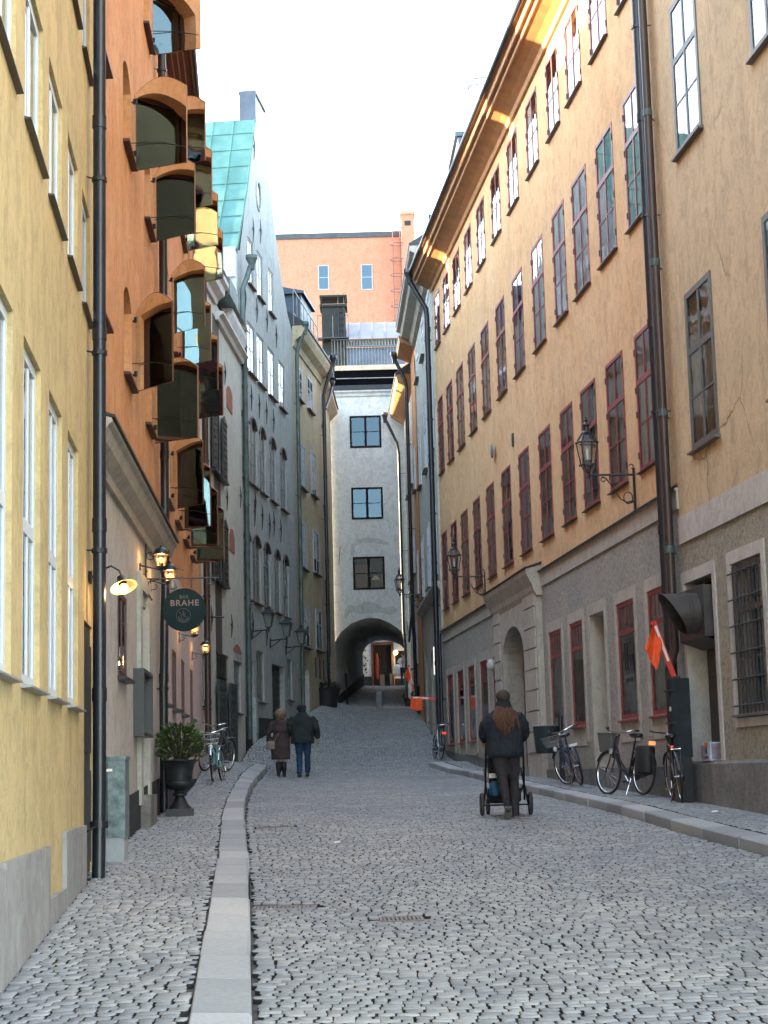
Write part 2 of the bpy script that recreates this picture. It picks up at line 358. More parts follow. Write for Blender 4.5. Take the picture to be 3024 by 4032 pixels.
def htop(h,x):
    if not h['rise']: return h['z1']
    c=(h['x0']+h['x1'])/2; q=(x-c)/((h['x1']-h['x0'])/2); return h['z1']-h['rise']+h['rise']*math.sqrt(max(0,1-q*q)) if h['rise']>.3 else h['z1']-h['rise']*q*q
def fz(p,x):
    if isinstance(p,(int,float)): return p
    return float(np.interp(x,[q[0] for q in p],[q[1] for q in p]))
def wall(mb,x0,x1,zb,zt,holes,y=0.,mi=0):
    cuts={x0,x1}
    for p in (zb,zt):
        if not isinstance(p,(int,float)): cuts|={q[0] for q in p if x0<q[0]<x1}
    for h in holes:
        cuts|={h['x0'],h['x1']}
        if h['rise']:
            k=14; cuts|={h['x0']+(h['x1']-h['x0'])*(.5-.5*math.cos(math.pi*i/k)) for i in range(1,k)}
    cs=[]
    for c in sorted(c for c in cuts if x0-1e-6<=c<=x1+1e-6):
        if not cs or c-cs[-1]>1e-5: cs.append(c)
    e=1e-6
    for a,c in zip(cs,cs[1:]):
        m=(a+c)/2; lo=(fz(zb,a+e),fz(zb,c-e))
        for h in sorted([h for h in holes if h['x0']<m<h['x1']],key=lambda h:h['z0']):
            if h['z0']>max(lo)+1e-6 : mb.quad((a,y,lo[0]),(c,y,lo[1]),(c,y,h['z0']),(a,y,h['z0']),mi)
            lo=(htop(h,a),htop(h,c))
        hi=(fz(zt,a+e),fz(zt,c-e)); mb.quad((a,y,lo[0]),(c,y,lo[1]),(c,y,hi[1]),(a,y,hi[0]),mi)
    for h in holes:
        k=14 if h['rise'] else 1; xs=[h['x0']+(h['x1']-h['x0'])*(.5-.5*math.cos(math.pi*i/k)) for i in range(k+1)]
        P=[(h['x0'],h['z0'])]+[(x,htop(h,x)) for x in xs]+[(h['x1'],h['z0'])]
        for i in range(len(P)):
            p,q=P[i],P[(i+1)%len(P)]
            mb.quad((p[0],y,p[1]),(q[0],y,q[1]),(q[0],y+h['rev'],q[1]),(p[0],y+h['rev'],p[1]),h['mi'])
    return mb
def shell(mb,x0,x1,D,z0,zt,mi=0,y=0,back=True):
    """sides, back and ceiling that close a building behind its street wall"""
    t0,t1=fz(zt,x0),fz(zt,x1)
    mb.quad((x0,y,z0),(x0,D,z0),(x0,D,t0),(x0,y,t0),mi); mb.quad((x1,y,z0),(x1,D,z0),(x1,D,t1),(x1,y,t1),mi)
    if back: mb.quad((x0,D,z0),(x1,D,z0),(x1,D,t1),(x0,D,t0),mi)
    return mb
WCACHE={}
def frame_mesh(st,w,h):
    mb=MB(); fw_=st.get('fw',.05); d0,d1=st.get('dep',(0,.055)); mi=0
    mb.box(-w/2,w/2,d0,d1,0,fw_); mb.box(-w/2,w/2,d0,d1,h-fw_,h); mb.box(-w/2,-w/2+fw_,d0+.001,d1,fw_,h-fw_); mb.box(w/2-fw_,w/2,d0+.001,d1,fw_,h-fw_)
    iw=w-2*fw_; ih=h-2*fw_
    for fx,t in st.get('v',[(.5,.055)]):
        x=-w/2+fw_+iw*fx; mb.box(x-t/2,x+t/2,d0+.004,d1,fw_,h-fw_)
    for fzz,t in st.get('h',[]):
        z=fw_+ih*fzz; mb.box(-w/2+fw_,w/2-fw_,d0+(.002 if t>.04 else .007),d1-.002,z-t/2,z+t/2)
    if st.get('hinge'):
        for z in (.12,.42,.6,.88):
            for sx in (-1,1): mb.box(sx*(w/2-.012)-.014,sx*(w/2-.012)+.014,d0-.014,d0,h*z-.05,h*z+.05,1 if 'hm' in st else 0)
    return mb
def window(b,st,t0,t1,z0,z1,y=.05,cur=None):
    a,c=b.rng(t0,t1); w=c-a; h=z1-z0; key=(st['id'],round(w,2),round(h,2),cur)
    if key not in WCACHE:
        mats=[st['mat']]+([st['hm']] if 'hm' in st else [])
        o=frame_mesh(st,w,h).build('window',mats)
        py=st.get('dep',(0,.055))[0]+.014
        p=MB().quad((-w/2+.01,py,.01),(w/2-.01,py,.01),(w/2-.01,py,h-.01),(-w/2+.01,py,h-.01)).build('pane',st.get('glass',GLASS),o)
        if cur:
            cm=MB(); m=CURT
            def strip(xa,xb,za=.03,zb=h-.03,yy=py+.03,am=.012):
                k=max(6,int((xb-xa)/.035)); vs=[];
                for i in range(k+1):
                    x=xa+(xb-xa)*i/k; yq=yy+am*math.sin(i*1.9+xa*7); vs+= [(x,yq,za),(x,yq+.004,zb)]
                cm.add(vs,[(2*i,2*i+2,2*i+3,2*i+1) for i in range(k)])
            if cur=='full': strip(-w/2+.02,w/2-.02)
            elif cur=='sides': strip(-w/2+.02,-w/2+w*.32); strip(w/2-w*.32,w/2-.02)
            elif cur=='half': strip(-w/2+.02,w/2-.02,.03,h*.55)
            elif cur=='left': strip(-w/2+.02,w*.05)
            elif cur=='blind': strip(-w/2+.03,w/2-.03,h*.35,h-.03,py+.03,.002); m=BLIND
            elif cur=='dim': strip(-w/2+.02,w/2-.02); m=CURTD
            cm.build('curtain',m,o)
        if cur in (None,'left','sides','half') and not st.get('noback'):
            MB().quad((-w/2,.22,-.02),(w/2,.22,-.02),(w/2,.22,h+.02),(-w/2,.22,h+.02)).build('dark_room_backing',DARK,o)  # flat dark sheet painted as the unlit room behind the glass
        sl=st.get('sill')
        if sl:
            sm,sw,sd,sh=sl; s_=MB(); s_.add([(-w/2-sw,-sd,-.02),(w/2+sw,-sd,-.02),(w/2+sw,.03,0.0),(-w/2-sw,.03,0.0),(-w/2-sw,-sd,-.02-sh),(w/2+sw,-sd,-.02-sh),(w/2+sw,.03,-.03-sh),(-w/2-sw,.03,-.03-sh)],[(0,1,2,3),(7,6,5,4),(0,4,5,1),(1,5,6,2),(3,7,4,0)]).build('sill',sm,o)
        WCACHE[key]=[o,0]
    o,used=WCACHE[key]
    if used: o=copy_tree(o)
    WCACHE[key][1]=1
    o.parent=b.e; o.location=((a+c)/2,y,z0); return o
def pipe(b,name,pts,r,m,joints=(),br=(),cup=None,par=None):
    """round downpipe; pts in facade coordinates (s,out,z) with out = distance in front of the wall"""
    P=[(b.X(t),-o_,z) for t,o_,z in pts]; mb=MB(); mb.tube(P,r,14)
    def at(z):
        for p,q in zip(P,P[1:]):
            lo,hi=min(p[2],q[2]),max(p[2],q[2])
            if lo<=z<=hi and hi>lo:
                k=(z-p[2])/(q[2]-p[2]); return [p[i]+(q[i]-p[i])*k for i in range(3)]
        return P[-1]
    for z in joints:
        c=at(z); mb.tube([(c[0],c[1],z-.06),(c[0],c[1],z+.06)],r*1.14,14)
    o=b.part(mb,name,m,True)
    if cup: 
        c=P[0]; cb=MB(); cb.lathe([(r*1.05,-.30),(r*1.2,-.16),(r*2.1,0),(r*2.25,.0),(r*2.25,.10),(r*2.1,.10)],16,(c[0],c[1],c[2]+.1)); b.part(cb,'rain_head',m,True)
    if br:
        for z in br:
            bb=MB(); c=at(z); bb.tube([(c[0],c[1],z-.02),(c[0],c[1],z+.02)],r*1.22,14); bb.tube([(c[0],c[1],z),(c[0]-b.sg*.12,0.05,z)],.009,6)
            b.part(bb,'pipe_bracket',m,False,o)
    return o
def cornice(b,name,t0,t1,z,prof,m,mi=0):
    """moulding: prof = [(out,dz)...] swept along the wall"""
    a,c=b.rng(t0,t1); poly=[(-o_,z+dz) for o_,dz in prof]
    return b.part(MB().prism(poly,'x',a,c),name,m)
# ---------------------------------------------------------------- wall materials
P_YEL=plaster('yellow_plaster',(.55,.425,.215),(.48,.37,.19),(.30,.22,.10),.55,1.1)
P_ORA=plaster('orange_plaster',(.60,.27,.11),(.68,.36,.18),(.42,.17,.07),.5,.9)
P_OCH=plaster('ochre_plaster',(.67,.445,.245),(.63,.375,.19),(.42,.27,.15),.55,.55)
P_TAN=plaster('tan_plaster',(.58,.435,.265),(.50,.385,.24),(.30,.22,.14),.6,.8,crack=.3)
P_PALE=plaster('pale_plaster',(.52,.49,.45),(.46,.43,.40),(.33,.30,.26),.4,.9)
P_PINK=plaster('pinkish_plaster',(.56,.46,.43),(.50,.42,.40),(.34,.26,.23),.45,.9)
P_WHT=plaster('old_white_plaster',(.50,.51,.46),(.44,.45,.41),(.28,.27,.23),.45,.7)
P_GRY=plaster('grey_plaster',(.37,.395,.39),(.32,.34,.335),(.20,.19,.17),.5,.6)
P_LYE=plaster('faded_yellow_plaster',(.47,.42,.29),(.40,.355,.26),(.28,.21,.12),.7,.5,.45,25)
P_TOW=plaster('tower_white_plaster',(.62,.65,.66),(.57,.60,.605),(.36,.36,.35),.35,.6,.2,22)
P_SMO=plaster('smooth_trim_plaster',(.47,.43,.37),(.43,.39,.335),(.25,.22,.18),.4,1.2,.15)
P_RC=roughcast('grey_roughcast',(.46,.42,.36),(.60,.555,.48))
P_RC2=roughcast('sandy_roughcast',(.44,.39,.29),(.56,.51,.40))
P_SAL=plaster('salmon_plaster',(.38,.175,.118),(.37,.19,.135),(.55,.28,.18),.25,.3,.1)
STONE=plaster('granite_plinth',(.24,.235,.225),(.18,.17,.16),(.09,.085,.08),.6,1.5,.5,30,.8,.3)
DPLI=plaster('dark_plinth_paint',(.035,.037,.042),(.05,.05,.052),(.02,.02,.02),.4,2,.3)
BRICK=mat('brick_patch',(.26,.10,.06),.9,0,.3,20,.5,60)
GREEN_D=mat('dark_green_paint',(.018,.030,.030),.5,0,.3,6,.1,30)
def copper():
    m,n,b,o=nodes('verdigris_copper_roof'); v=coord(n)
    c=ramp(n,noise(n,v,1.3,5,.6),[(.3,(.035,.115,.11)),(.5,(.06,.17,.165)),(.75,(.10,.23,.22))]); n.links.new(c,b.inputs['Base Color']); b.inputs['Roughness'].default_value=.7; return m
COPPER=copper()
SLATE=mat('dark_sheet_roof',(.030,.037,.050),.55,.1,.25,3)
BLUESH=mat('blue_grey_sheet',(.055,.075,.11),.5,.2,.3,2)
PALES=mat('pale_sheet_roof',(.20,.19,.215),.5,.1,.15,2)
LEADC=mat('copper_green_pipe',(.07,.10,.095),.5,.2,.4,4)
EAVEB=mat('brown_eave_paint',(.34,.165,.065),.6,0,.2,3)
def roofbox(b,name,t0,t1,ze,h,over,D,m,yin=5.5,xo=0):
    """pitched roof rising inward from the eave; solid, 6 cm thick"""
    a,c=b.rng(t0,t1); a-=xo; c+=xo
    poly=[(-over,ze),(-over,ze+.07),(yin,ze+h),(D,ze+.07),(D,ze)]
    mb=MB().prism(poly,'x',a,c)
    k=int((c-a)/.62)
    for i in range(1,k):
        x=a+(c-a)*i/k; mb.obox((x,(yin-over)/2,ze+.085+(h-.07)/2),(.012,0,0),(0,(yin+over)/2,(h-.07)/2),(0,-.0,.02))
    return b.part(mb,name,m)
# ================================================================= R2 ochre building (right)
R2=Bld('ochre_building',(4.13,23.9),(1.55,48),'R','long ochre building with rows of red framed windows and a rough grey ground floor','building')
WR=dict(id='red',mat=REDW,fw=.06,v=[(.5,.05)],h=[(.66,.085),(.33,.022)],dep=(-.012,.05),hinge=1,hm=BLACK,sill=(BLACK,.03,.07,.008))
WRt=dict(id='redt',mat=REDW,fw=.06,v=[(.5,.05)],h=[(.46,.022)],dep=(-.012,.05),hinge=1,hm=BLACK,sill=(BLACK,.03,.07,.008))
bays=[(.95,2.0),(2.76,3.93),(4.70,5.86),(6.55,7.62),(8.58,9.72),(10.78,11.92),(12.93,14.05),(15.08,16.16),(17.10,18.16),(19.07,20.2),(21.0,22.06),(22.84,23.82)]
ups=[]; L_=R2.L
for (t0,t1) in bays:
    ups+=[hole(R2,t0,t1,6.03,8.14,0,.12),hole(R2,t0,t1,9.82,11.92,0,.12),hole(R2,t0,t1,13.42,14.94,0,.12)]
mb=wall(MB(),0,L_,5.46,15.6,ups); shell(mb,0,L_,9,0,15.6); R2.part(mb,'upper_wall',P_OCH)
cur=['full','full','sides','full','full','full','sides','full']
for i,(t0,t1) in enumerate(bays):
    window(R2,WR,t0,t1,6.03,8.14,.0,cur[(i*3)%8]); window(R2,WR,t0,t1,9.82,11.92,.0,cur[(i*5+1)%8]); window(R2,WRt,t0,t1,13.42,14.94,.0,[None,'left','sides'][i%3])
gfw=[(1.0,1.96),(2.77,3.92),(6.47,7.54),(8.3,9.43),(15.2,16.05),(16.8,17.9),(18.78,19.86),(20.62,21.7),(22.5,23.62)]
hs=[hole(R2,t0,t1,2.36,4.2,0,.07,1) for t0,t1 in gfw]+[hole(R2,4.79,5.86,1.62,4.2,0,.45,1)]
hs+=[hole(R2,11.5,14.1,0,4.62,.65,.36,1)]
gt=R2.ladder([(0,1.6),(10,1.6),(15,1.75),(24.24,2.2)])
mb=wall(MB(),0,L_,gt,5.16,hs,0,0); a,c=R2.rng(4.79,5.86); mb.quad((a,.45,1.5),(c,.45,1.5),(c,.45,4.2),(a,.45,4.2),1); R2.part(mb,'ground_floor_wall',[P_RC,P_SMO])
gb=[(x,z-1.2) for x,z in gt]
for t0,t1 in ((0,11.5),(14.1,R2.L)):
    a,c=R2.rng(t0,t1); R2.part(wall(MB(),a,c,gb,gt,[],-.035),'plinth',STONE)
mb=MB(); mb.box(0,L_,-.03,.0,5.16,5.42); mb.box(0,L_,-.05,0,5.42,5.46); R2.part(mb,'string_course',P_SMO)
mb=MB(); mb.add([(0,-.09,5.47),(L_,-.09,5.47),(L_,.01,5.53),(0,.01,5.53),(0,-.09,5.44),(L_,-.09,5.44)],[(0,1,2,3),(4,5,1,0)]); R2.part(mb,'flashing',BLACK)
for t0,t1 in gfw+[(4.79,5.86)]:
    mb=MB(); a,c=R2.rng(t0,t1); s_=.14; zb=2.36 if t0!=4.79 else 1.7
    mb.box(a-s_,a,-.018,0,zb-.3,4.2+s_+.05); mb.box(c,c+s_,-.018,0,zb-.3,4.2+s_+.05); mb.box(a,c,-.018,0,4.2,4.2+s_+.05)
    if t0!=4.79: mb.box(a,c,-.014,0,2.0,2.33)
    R2.part(mb,'window_surround',P_SMO)
WG=dict(id='redg',mat=REDW,fw=.07,v=[],h=[(.76,.07)],dep=(.0,.06),sill=(REDW,.0,.07,.03))
WG2=dict(WG,id='redg2',v=[(.2,.0001)])
for i,(t0,t1) in enumerate(gfw):
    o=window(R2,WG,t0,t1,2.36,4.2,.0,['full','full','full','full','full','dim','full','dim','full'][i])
    a,c=R2.rng(t0,t1)
    for k in range(1,5):
        x=a+(c-a)*k/5; R2.part(MB().box(x-.010,x+.010,.006,.013,3.80,4.14),'glazing_bar',REDW)
# portal
mb=wall(MB(),*R2.rng(10.05,15.1),0,5.1,[hole(R2,11.55,14.05,0,4.62,.65,.12)],-.12)
for t in (10.05,15.1):
    x=R2.X(t); mb.quad((x,-.12,0),(x,0,0),(x,0,5.1),(x,-.12,5.1))
for (ta,tb) in ((10.15,11.35),(14.25,15.0)):
    a,c=R2.rng(ta,tb); z=1.95
    while z<5.0: mb.box(a,c,-.15,-.12,z,z+.375); z+=.41
R2.part(mb,'portal',P_SMO)
mb=MB(); a,c=R2.rng(9.95,15.2)
mb.prism([(-.12,5.0),(-.17,5.1),(-.20,5.2),(-.31,5.42),(-.33,5.52),(0,5.6),(0,5.0)],'x',a,c); R2.part(mb,'portal_hood',P_SMO)
mb=MB(); mb.prism([(-.36,5.525),(-.36,5.545),(0,5.66),(0,5.62)],'x',a-.03,c+.03); R2.part(mb,'hood_flashing',BLACK)
mb=MB(); a,c=R2.rng(11.45,14.15); mb.box(a,c,.34,.38,1.4,4.6)
for i in range(4):
    x=a+.1+(c-a-.2)*i/4
    for z in (1.75,2.6,3.4): mb.box(x+.04,x+(c-a)/4-.08,.32,.34,z,z+.68)
R2.part(mb,'door',mat('oxblood_door_paint',(.045,.010,.011),.85,0,.3,6,spec=.1))
mb=MB(); mb.box(a,c,-.25,.34,1.2,1.66); mb.box(a+.1,c-.1,-.45,-.25,1.1,1.52); R2.part(mb,'step',STONE)
# eave cornice and roof
R2.part(MB().prism([(0,15.2),(-.06,15.2),(-.09,15.30),(-.22,15.38),(-.44,15.48),(-.47,15.58),(-.53,15.60),(-.55,15.70),(-.60,15.74),(0,15.9)],'x',-.1,L_+.12),'eave_cornice',EAVEB)
mb=MB()
for y_,z_ in ((-.45,15.49),(-.535,15.59)): mb.tube([(-.1,y_,z_),(L_+.12,y_,z_)],.022,8)
R2.part(mb,'cornice_moulding',mat('light_eave_paint',(.40,.25,.14),.6))
R2.part(MB().tube([(-.12,-.64,15.77),(L_+.14,-.64,15.77)],.055,10),'gutter',BLACK)
roofbox(R2,'roof',0,R2.L,15.78,3.6,.62,10,SLATE,5.2,.12)
mb=MB()
for q in (-.18,.18):
    xx=R2.X(12.3)+q; mb.tube([(xx,-.75,15.8),(xx,-.78,16.35),(xx,-.65,16.55),(xx,-.4,16.6),(xx,-.15,16.5),(xx,-.1,16.1)],.018,6)
for z in (16.0,16.25): mb.tube([(R2.X(12.3)-.18,-.77,z),(R2.X(12.3)+.18,-.77,z)],.014,6)
R2.part(mb,'roof_ladder',mat('galvanised_tube',(.16,.2,.26),.4,.5))
# vents and small fittings on the wall
mb=MB(); x=R2.X(14.75); mb.lathe([(.0,0),(.16,.0),(.16,.03),(.0,.05)],16); mb.xform(Matrix.Translation((x,-.06,8.78))@Matrix.Rotation(R(90),4,'X')); R2.part(mb,'wall_vent',ZINC)
mb=MB(); x=R2.X(12.45); mb.box(x-.07,x+.07,-.03,0,8.45,8.72); R2.part(mb,'air_grille',BLACK)
mb=MB(); x=R2.X(24.0); mb.box(x-.2,x-.1,-.05,0,5.55,15.2); R2.part(mb,'corner_strip',P_WHT)
# downpipes: far end (double at the foot) and near end
pipe(R2,'downpipe',[(24.35,.64,15.7),(24.35,.6,15.5),(24.3,.2,14.75),(24.3,.17,14.5),(24.3,.17,2.9),(24.3,.2,2.6),(24.3,.32,2.2)],.075,BLACKP,[4.6,7.4,10.2,13],[3.6,6.2,8.8,11.5,13.8],True)
pipe(R2,'downpipe',[(24.0,.13,5.4),(24.0,.13,2.75),(23.6,.16,2.2)],.05,BLACKP,[],[3.6])
pipe(R2,'downpipe',[(.28,.64,15.7),(.28,.6,15.5),(.28,.2,14.8),(.28,.17,14.5),(.28,.15,3.7),(.28,.14,1.3)],.082,BLACKP,[4.9,7.9,11,13.6],[6.6,9.5,12.4],True)
# poster in one shop window
mb=MB(); a,c=R2.rng(3.1,3.6)
mb.quad((a,.078,3.05),(c,.078,3.05),(c,.078,3.62),(a,.078,3.62),0); mb.quad((a+.26,.074,3.1),(c-.03,.074,3.1),(c-.03,.074,3.57),(a+.26,.074,3.57),1)
mb.tube([(a+.04,.072,3.12),(a+.2,.072,3.12),(a+.2,.072,3.55),(a+.04,.072,3.55)],.012,6,2,closed=True)
mb.box(a+.03,c-.03,.07,.074,2.93,2.99,2)
mb.xform(Matrix.Translation((0,-.058,0)))
R2.part(mb,'window_poster',[mat('poster_paper',(.20,.22,.22),.7),mat('poster_red',(.30,.012,.03),.6),mat('poster_ink',(.01,.01,.012),.6)])
# ================================================================= R1 tan building (right, nearest)
ux,uy=-.1064,.9943
R1=Bld('tan_building',(4.772-ux*12,17.9-uy*12),(4.13,23.9),'R','tan plastered building with a sandy rough ground floor at the right edge','building')
q=12.0; L_=R1.L
WB=dict(id='brn',mat=BROWNW,fw=.085,v=[(.5,.06)],h=[(.63,.09),(.31,.025)],dep=(-.02,.06),sill=(BROWNW,.05,.08,.025))
cols=[(3.98,5.2),(.65,1.85),(-2.7,-1.5),(-6,-4.8)]
hs=[]
for t0,t1 in cols:
    for z in (5.82,9.98,13.9): hs.append(hole(R1,q+t0,q+t1,z,z+(2.18 if z<13 else 1.6),0,.2))
mb=wall(MB(),0,L_,5.03,17.2,hs); shell(mb,0,L_,9,0,17.2); R1.part(mb,'upper_wall',P_TAN)
for i,(t0,t1) in enumerate(cols):
    for j,z in enumerate((5.82,9.98,13.9)): window(R1,WB,q+t0,q+t1,z,z+(2.18 if z<13 else 1.6),.0,['full','sides',None][(i+j)%3] if z<9 else [None,'sides'][(i+j)%2])
gw=[(2.6,3.83),(-.7,.5),(-4.2,-3)]
hs=[hole(R1,q+t0,q+t1,2.23,4.1,0,.12,1) for t0,t1 in gw]+[hole(R1,q+4.62,q+5.94,1.66,4.09,0,.26,2)]
mb=wall(MB(),0,L_,1.62,4.65,hs); R1.part(mb,'ground_floor_wall',[P_RC2,P_PALE,P_PALE])
R1.part(wall(MB(),0,L_,0,1.62,[],-.05),'plinth',STONE); R1.part(MB().quad((0,-.05,1.62),(L_,-.05,1.62),(L_,.001,1.66),(0,.001,1.66)),'plinth_cap',STONE)
mb=MB(); mb.box(0,L_,-.03,0,4.65,5.03); R1.part(mb,'string_course',P_PALE)
for t0,t1,zb,zt in [(q+t0,q+t1,2.23,4.1) for t0,t1 in gw]+[(q+4.62,q+5.94,1.66,4.09)]:
    mb=MB(); a,c=R1.rng(t0,t1); s_=.13; z0=zb-.17 if zb>2 else zb
    mb.box(a-s_,a,-.02,0,z0,zt+.16); mb.box(c,c+s_,-.02,0,z0,zt+.16); mb.box(a,c,-.02,0,zt,zt+.16)
    if zb>2: mb.box(a,c,-.02,0,zb-.17,zb-.06)
    R1.part(mb,'window_surround',P_PALE)
WBg=dict(WB,id='brng',dep=(.02,.08),h=[(.70,.07),(.35,.022)],v=[(.5,.05)])
for t0,t1 in gw:
    window(R1,WBg,q+t0,q+t1,2.23,4.1,0,'sides'); a,c=R1.rng(q+t0,q+t1); mb=MB()
    for k in range(1,8): mb.tube([(a+(c-a)*k/8,-.035,2.2),(a+(c-a)*k/8,-.035,4.05)],.010,6)
    for k in range(6): z=2.32+k*.33; mb.tube([(a-.03,-.048,z),(c+.03,-.048,z)],.012,6)
    R1.part(mb,'window_grille',mat('iron_grille',(.05,.05,.052),.5,.4))
mb=MB(); a,c=R1.rng(q+4.6,q+5.96); mb.box(a,c,.26,.3,1.5,4.1); R1.part(mb,'door',mat('grey_brown_door',(.055,.048,.044),.6,0,.25,4))
roofbox(R1,'roof',0,R1.L,17.2,3.4,.6,10,SLATE,5.2)
pipe(R1,'downpipe',[(q+6.12,.16,17),(q+6.12,.14,16),(q+6.12,.14,3.45),(q+6.12,.14,3.2),(q+6.25,.2,2.95),(q+6.25,.2,1.1)],.062,BROWNM,[3.9],[],True)
for z in (4.6,6.55,8.75,11.0,13.5): 
    mb=MB(); x=R1.X(q+6.12); mb.tube([(x,-.14,z-.05),(x,-.14,z+.05)],.072,14); mb.tube([(x,-.14,z),(x-.16,-.02,z-.04),(x-.18,0,z-.04)],.01,6)
    R1.part(mb,'pipe_bracket',LEADC)
# ================================================================= R3 cream building with orange strip, then pale building
R3=Bld('cream_building',(1.55,48),(1.192,57.2),'R','narrow cream building with white windows beyond the far black downpipe','building'); L_=R3.L
WW=dict(id='wht',mat=WHITEW,fw=.06,v=[(.5,.06)],h=[(.66,.07),(.33,.025)],dep=(-.02,.05),sill=(BLACK,.05,.12,.03))
hs=[];
for t0,t1 in ((1.2,2.3),(4.4,5.5),(7.5,8.6)):
    for z in (7.22,10.9,14.5): hs.append((t0,t1,z,z+(2.0 if z<14 else 1.2)))
mb=wall(MB(),0,L_,6.75,16.3,[hole(R3,*h,0,.15) for h in hs]); shell(mb,0,L_,8,0,16.3); R3.part(mb,'upper_wall',P_WHT)
for i,h in enumerate(hs): window(R3,WW,*h,.0,['full','sides'][i%2])
hs=[hole(R3,4.3,5.6,2.6,5.3,.5,.3),hole(R3,7.3,8.5,2.9,5.6,.6,.3)]
R3.part(wall(MB(),0,L_,0,6.75,hs),'ground_floor_wall',P_SMO)
mb=MB()
for a_,c_ in ((4.3,5.6),(7.3,8.5)):
    a,c=R3.rng(a_,c_); mb.box(a,c,.3,.34,2,5.6)
R3.part(mb,'door',GREEN_D)
cornice(R3,'string_course',0,R3.L,6.75,[(0,-.1),(.06,-.1),(.1,.0),(.22,.06),(.22,.12),(0,.16)],P_SMO)
R3.part(MB().prism([(0,15.9),(-.12,15.95),(-.2,16.15),(-.45,16.25),(-.5,16.4),(-.62,16.45),(-.62,16.6),(0,16.7)],'x',0,L_),'eave_cornice',P_SMO)
roofbox(R3,'roof',0,R3.L,16.6,3.8,.64,9,SLATE,5)
mb=MB(); a,c=R3.rng(3.5,6.5); mb.box(a,c,1.2,3,18,21.2); mb.box(a-.08,c+.08,1.1,3.1,21.2,21.35)
for k in range(3): mb.lathe([(.14,0),(.12,.5)],12,(a+.5+k*.9,2,21.35))
R3.part(mb,'chimney',BLUESH)
mb=MB(); a,c=R3.rng(5.0,9); mb.box(a,c,.3,2.5,17,19.2); R3.part(mb,'dormer',SLATE)
# stucco losses on the cream wall
R3b=Bld('orange_house',(1.192,57.2),(1.10,59.6),'R','very narrow orange house squeezed between two downpipes on the right','building'); L_=R3b.L
mb=wall(MB(),0,L_,0,16.2,[hole(R3b,1.0,1.9,z,z+1.5,0,.12) for z in (7.6,11.2)],-.03); shell(mb,0,L_,8,0,16.2); R3b.part(mb,'wall',P_ORA)
for z in (7.6,11.2): window(R3b,WW,1.0,1.9,z,z+1.5,-.02,'full')
for z_ in (3.95,4.1,4.28,4.4,4.62,4.75,4.95,5.1): R3b.part(MB().obox((R3b.X(2.3),-.235,z_),(.035,0,.004),(0,.004,0),(0,0,.045)),'sticker',WHITEW)
R3b.part(MB().prism([(0,15.9),(-.5,16.1),(-.55,16.3),(0,16.5)],'x',0,L_),'eave_cornice',EAVEB)
R3c=Bld('pale_corner_house',(1.10,59.6),(.86,65.9),'R','pale corner house with a brown eave against the right side of the archway tower','building'); L_=R3c.L
hs=[(1.0,2.0,z,z+1.5) for z in (5.4,8.6,11.8)]+[(3.6,4.6,z,z+1.5) for z in (5.4,8.6,11.8)]
mb=wall(MB(),0,L_,0,15.6,[hole(R3c,*h,0,.15) for h in hs]); shell(mb,0,L_,8,0,15.6); R3c.part(mb,'wall',P_PALE)
for i,h in enumerate(hs): window(R3c,WW,*h,-.0,'full')
R3c.part(MB().prism([(0,15.0),(-.1,15.05),(-.5,15.3),(-.55,15.5),(0,15.7)],'x',0,L_),'eave_cornice',EAVEB)
roofbox(R3c,'roof',0,L_,15.55,3,.58,8,SLATE,4)
R3c.part(wall(MB(),0,L_,3.0,4.6,[],-.03),'plinth',DPLI)
pipe(R3c,'downpipe',[(5.9,.75,15.2),(5.9,.3,14.2),(5.9,.25,13.8),(5.9,.25,7.0),(5.85,.2,6.4),(5.85,.2,4.4)],.055,BLACKP,[9,12],[6.8,10,13],True)
pipe(R3c,'downpipe',[(-.1,.6,16.1),(-.1,.25,15.3),(-.1,.2,15),(-.1,.2,6.7),(.1,.16,6.2),(.1,.16,3.9)],.065,BLACKP,[8,11.5],[7.5,10,13],True)
pipe(R3c,'downpipe',[(2.6,.22,6.3),(1.4,.2,6.9),(0.2,.2,7.1)],.045,BLACKP)
# ================================================================= archway tower T
T=Bld('archway_tower',(-2.14,66),(.95,66),'L','tall white plastered tower house over the vaulted archway at the end of the street','building'); L_=T.L
ar=[(.13,6.62),(.37,7.0),(.78,7.33),(1.19,7.48),(1.5,7.53),(1.85,7.49),(2.25,7.31),(2.55,7.1),(2.79,6.9)]
wz=[(14.15,15.42),(11.34,12.59),(8.61,9.88)]
mb=MB(); zt=16.2
hs=[hole(T,.89,2.11,a,c,0,.18) for a,c in wz]
hs=[dict(h,x0=h['x0'],x1=h['x1']) for h in hs]
# wall above the arch follows its outline
ao=[(-.0,3.5)]+[(.129,3.5)]+ar+[(2.791,3.5),(L_,3.5)]
mb=wall(MB(),0,L_,[(0,3.0),(.1299,3.0),(.13,6.62)]+ar[1:]+[(2.7901,3.0),(L_,3.0)],zt,hs); shell(mb,0,L_,12,0,zt,0,0,False)
T.part(mb,'wall',P_TOW)
BLG=glassmat('blue_reflection_tint_glass',(.5,.5,.5),1.0,.01,(.42,.62,.80))  # blue of the reflected sky is put into the gloss tint
WBk=dict(id='blk',glass=BLG,mat=mat('dark_brown_window_paint',(.016,.012,.011),.8,spec=.1),fw=.075,v=[(.5,.09)],h=[(.5,.025)],dep=(-.02,.06))
WGr=dict(WBk,id='blkg',mat=GREYW)
for a,c in wz[:2]: window(T,WBk,.89,2.11,a,c,0,None)
window(T,dict(WBk,id='blkd',glass=glassmat('dim_glass',(.75,.7,.65),.09)),.89,2.11,*wz[2],0,None)  # reflection weakened in the glass so this window stays dark
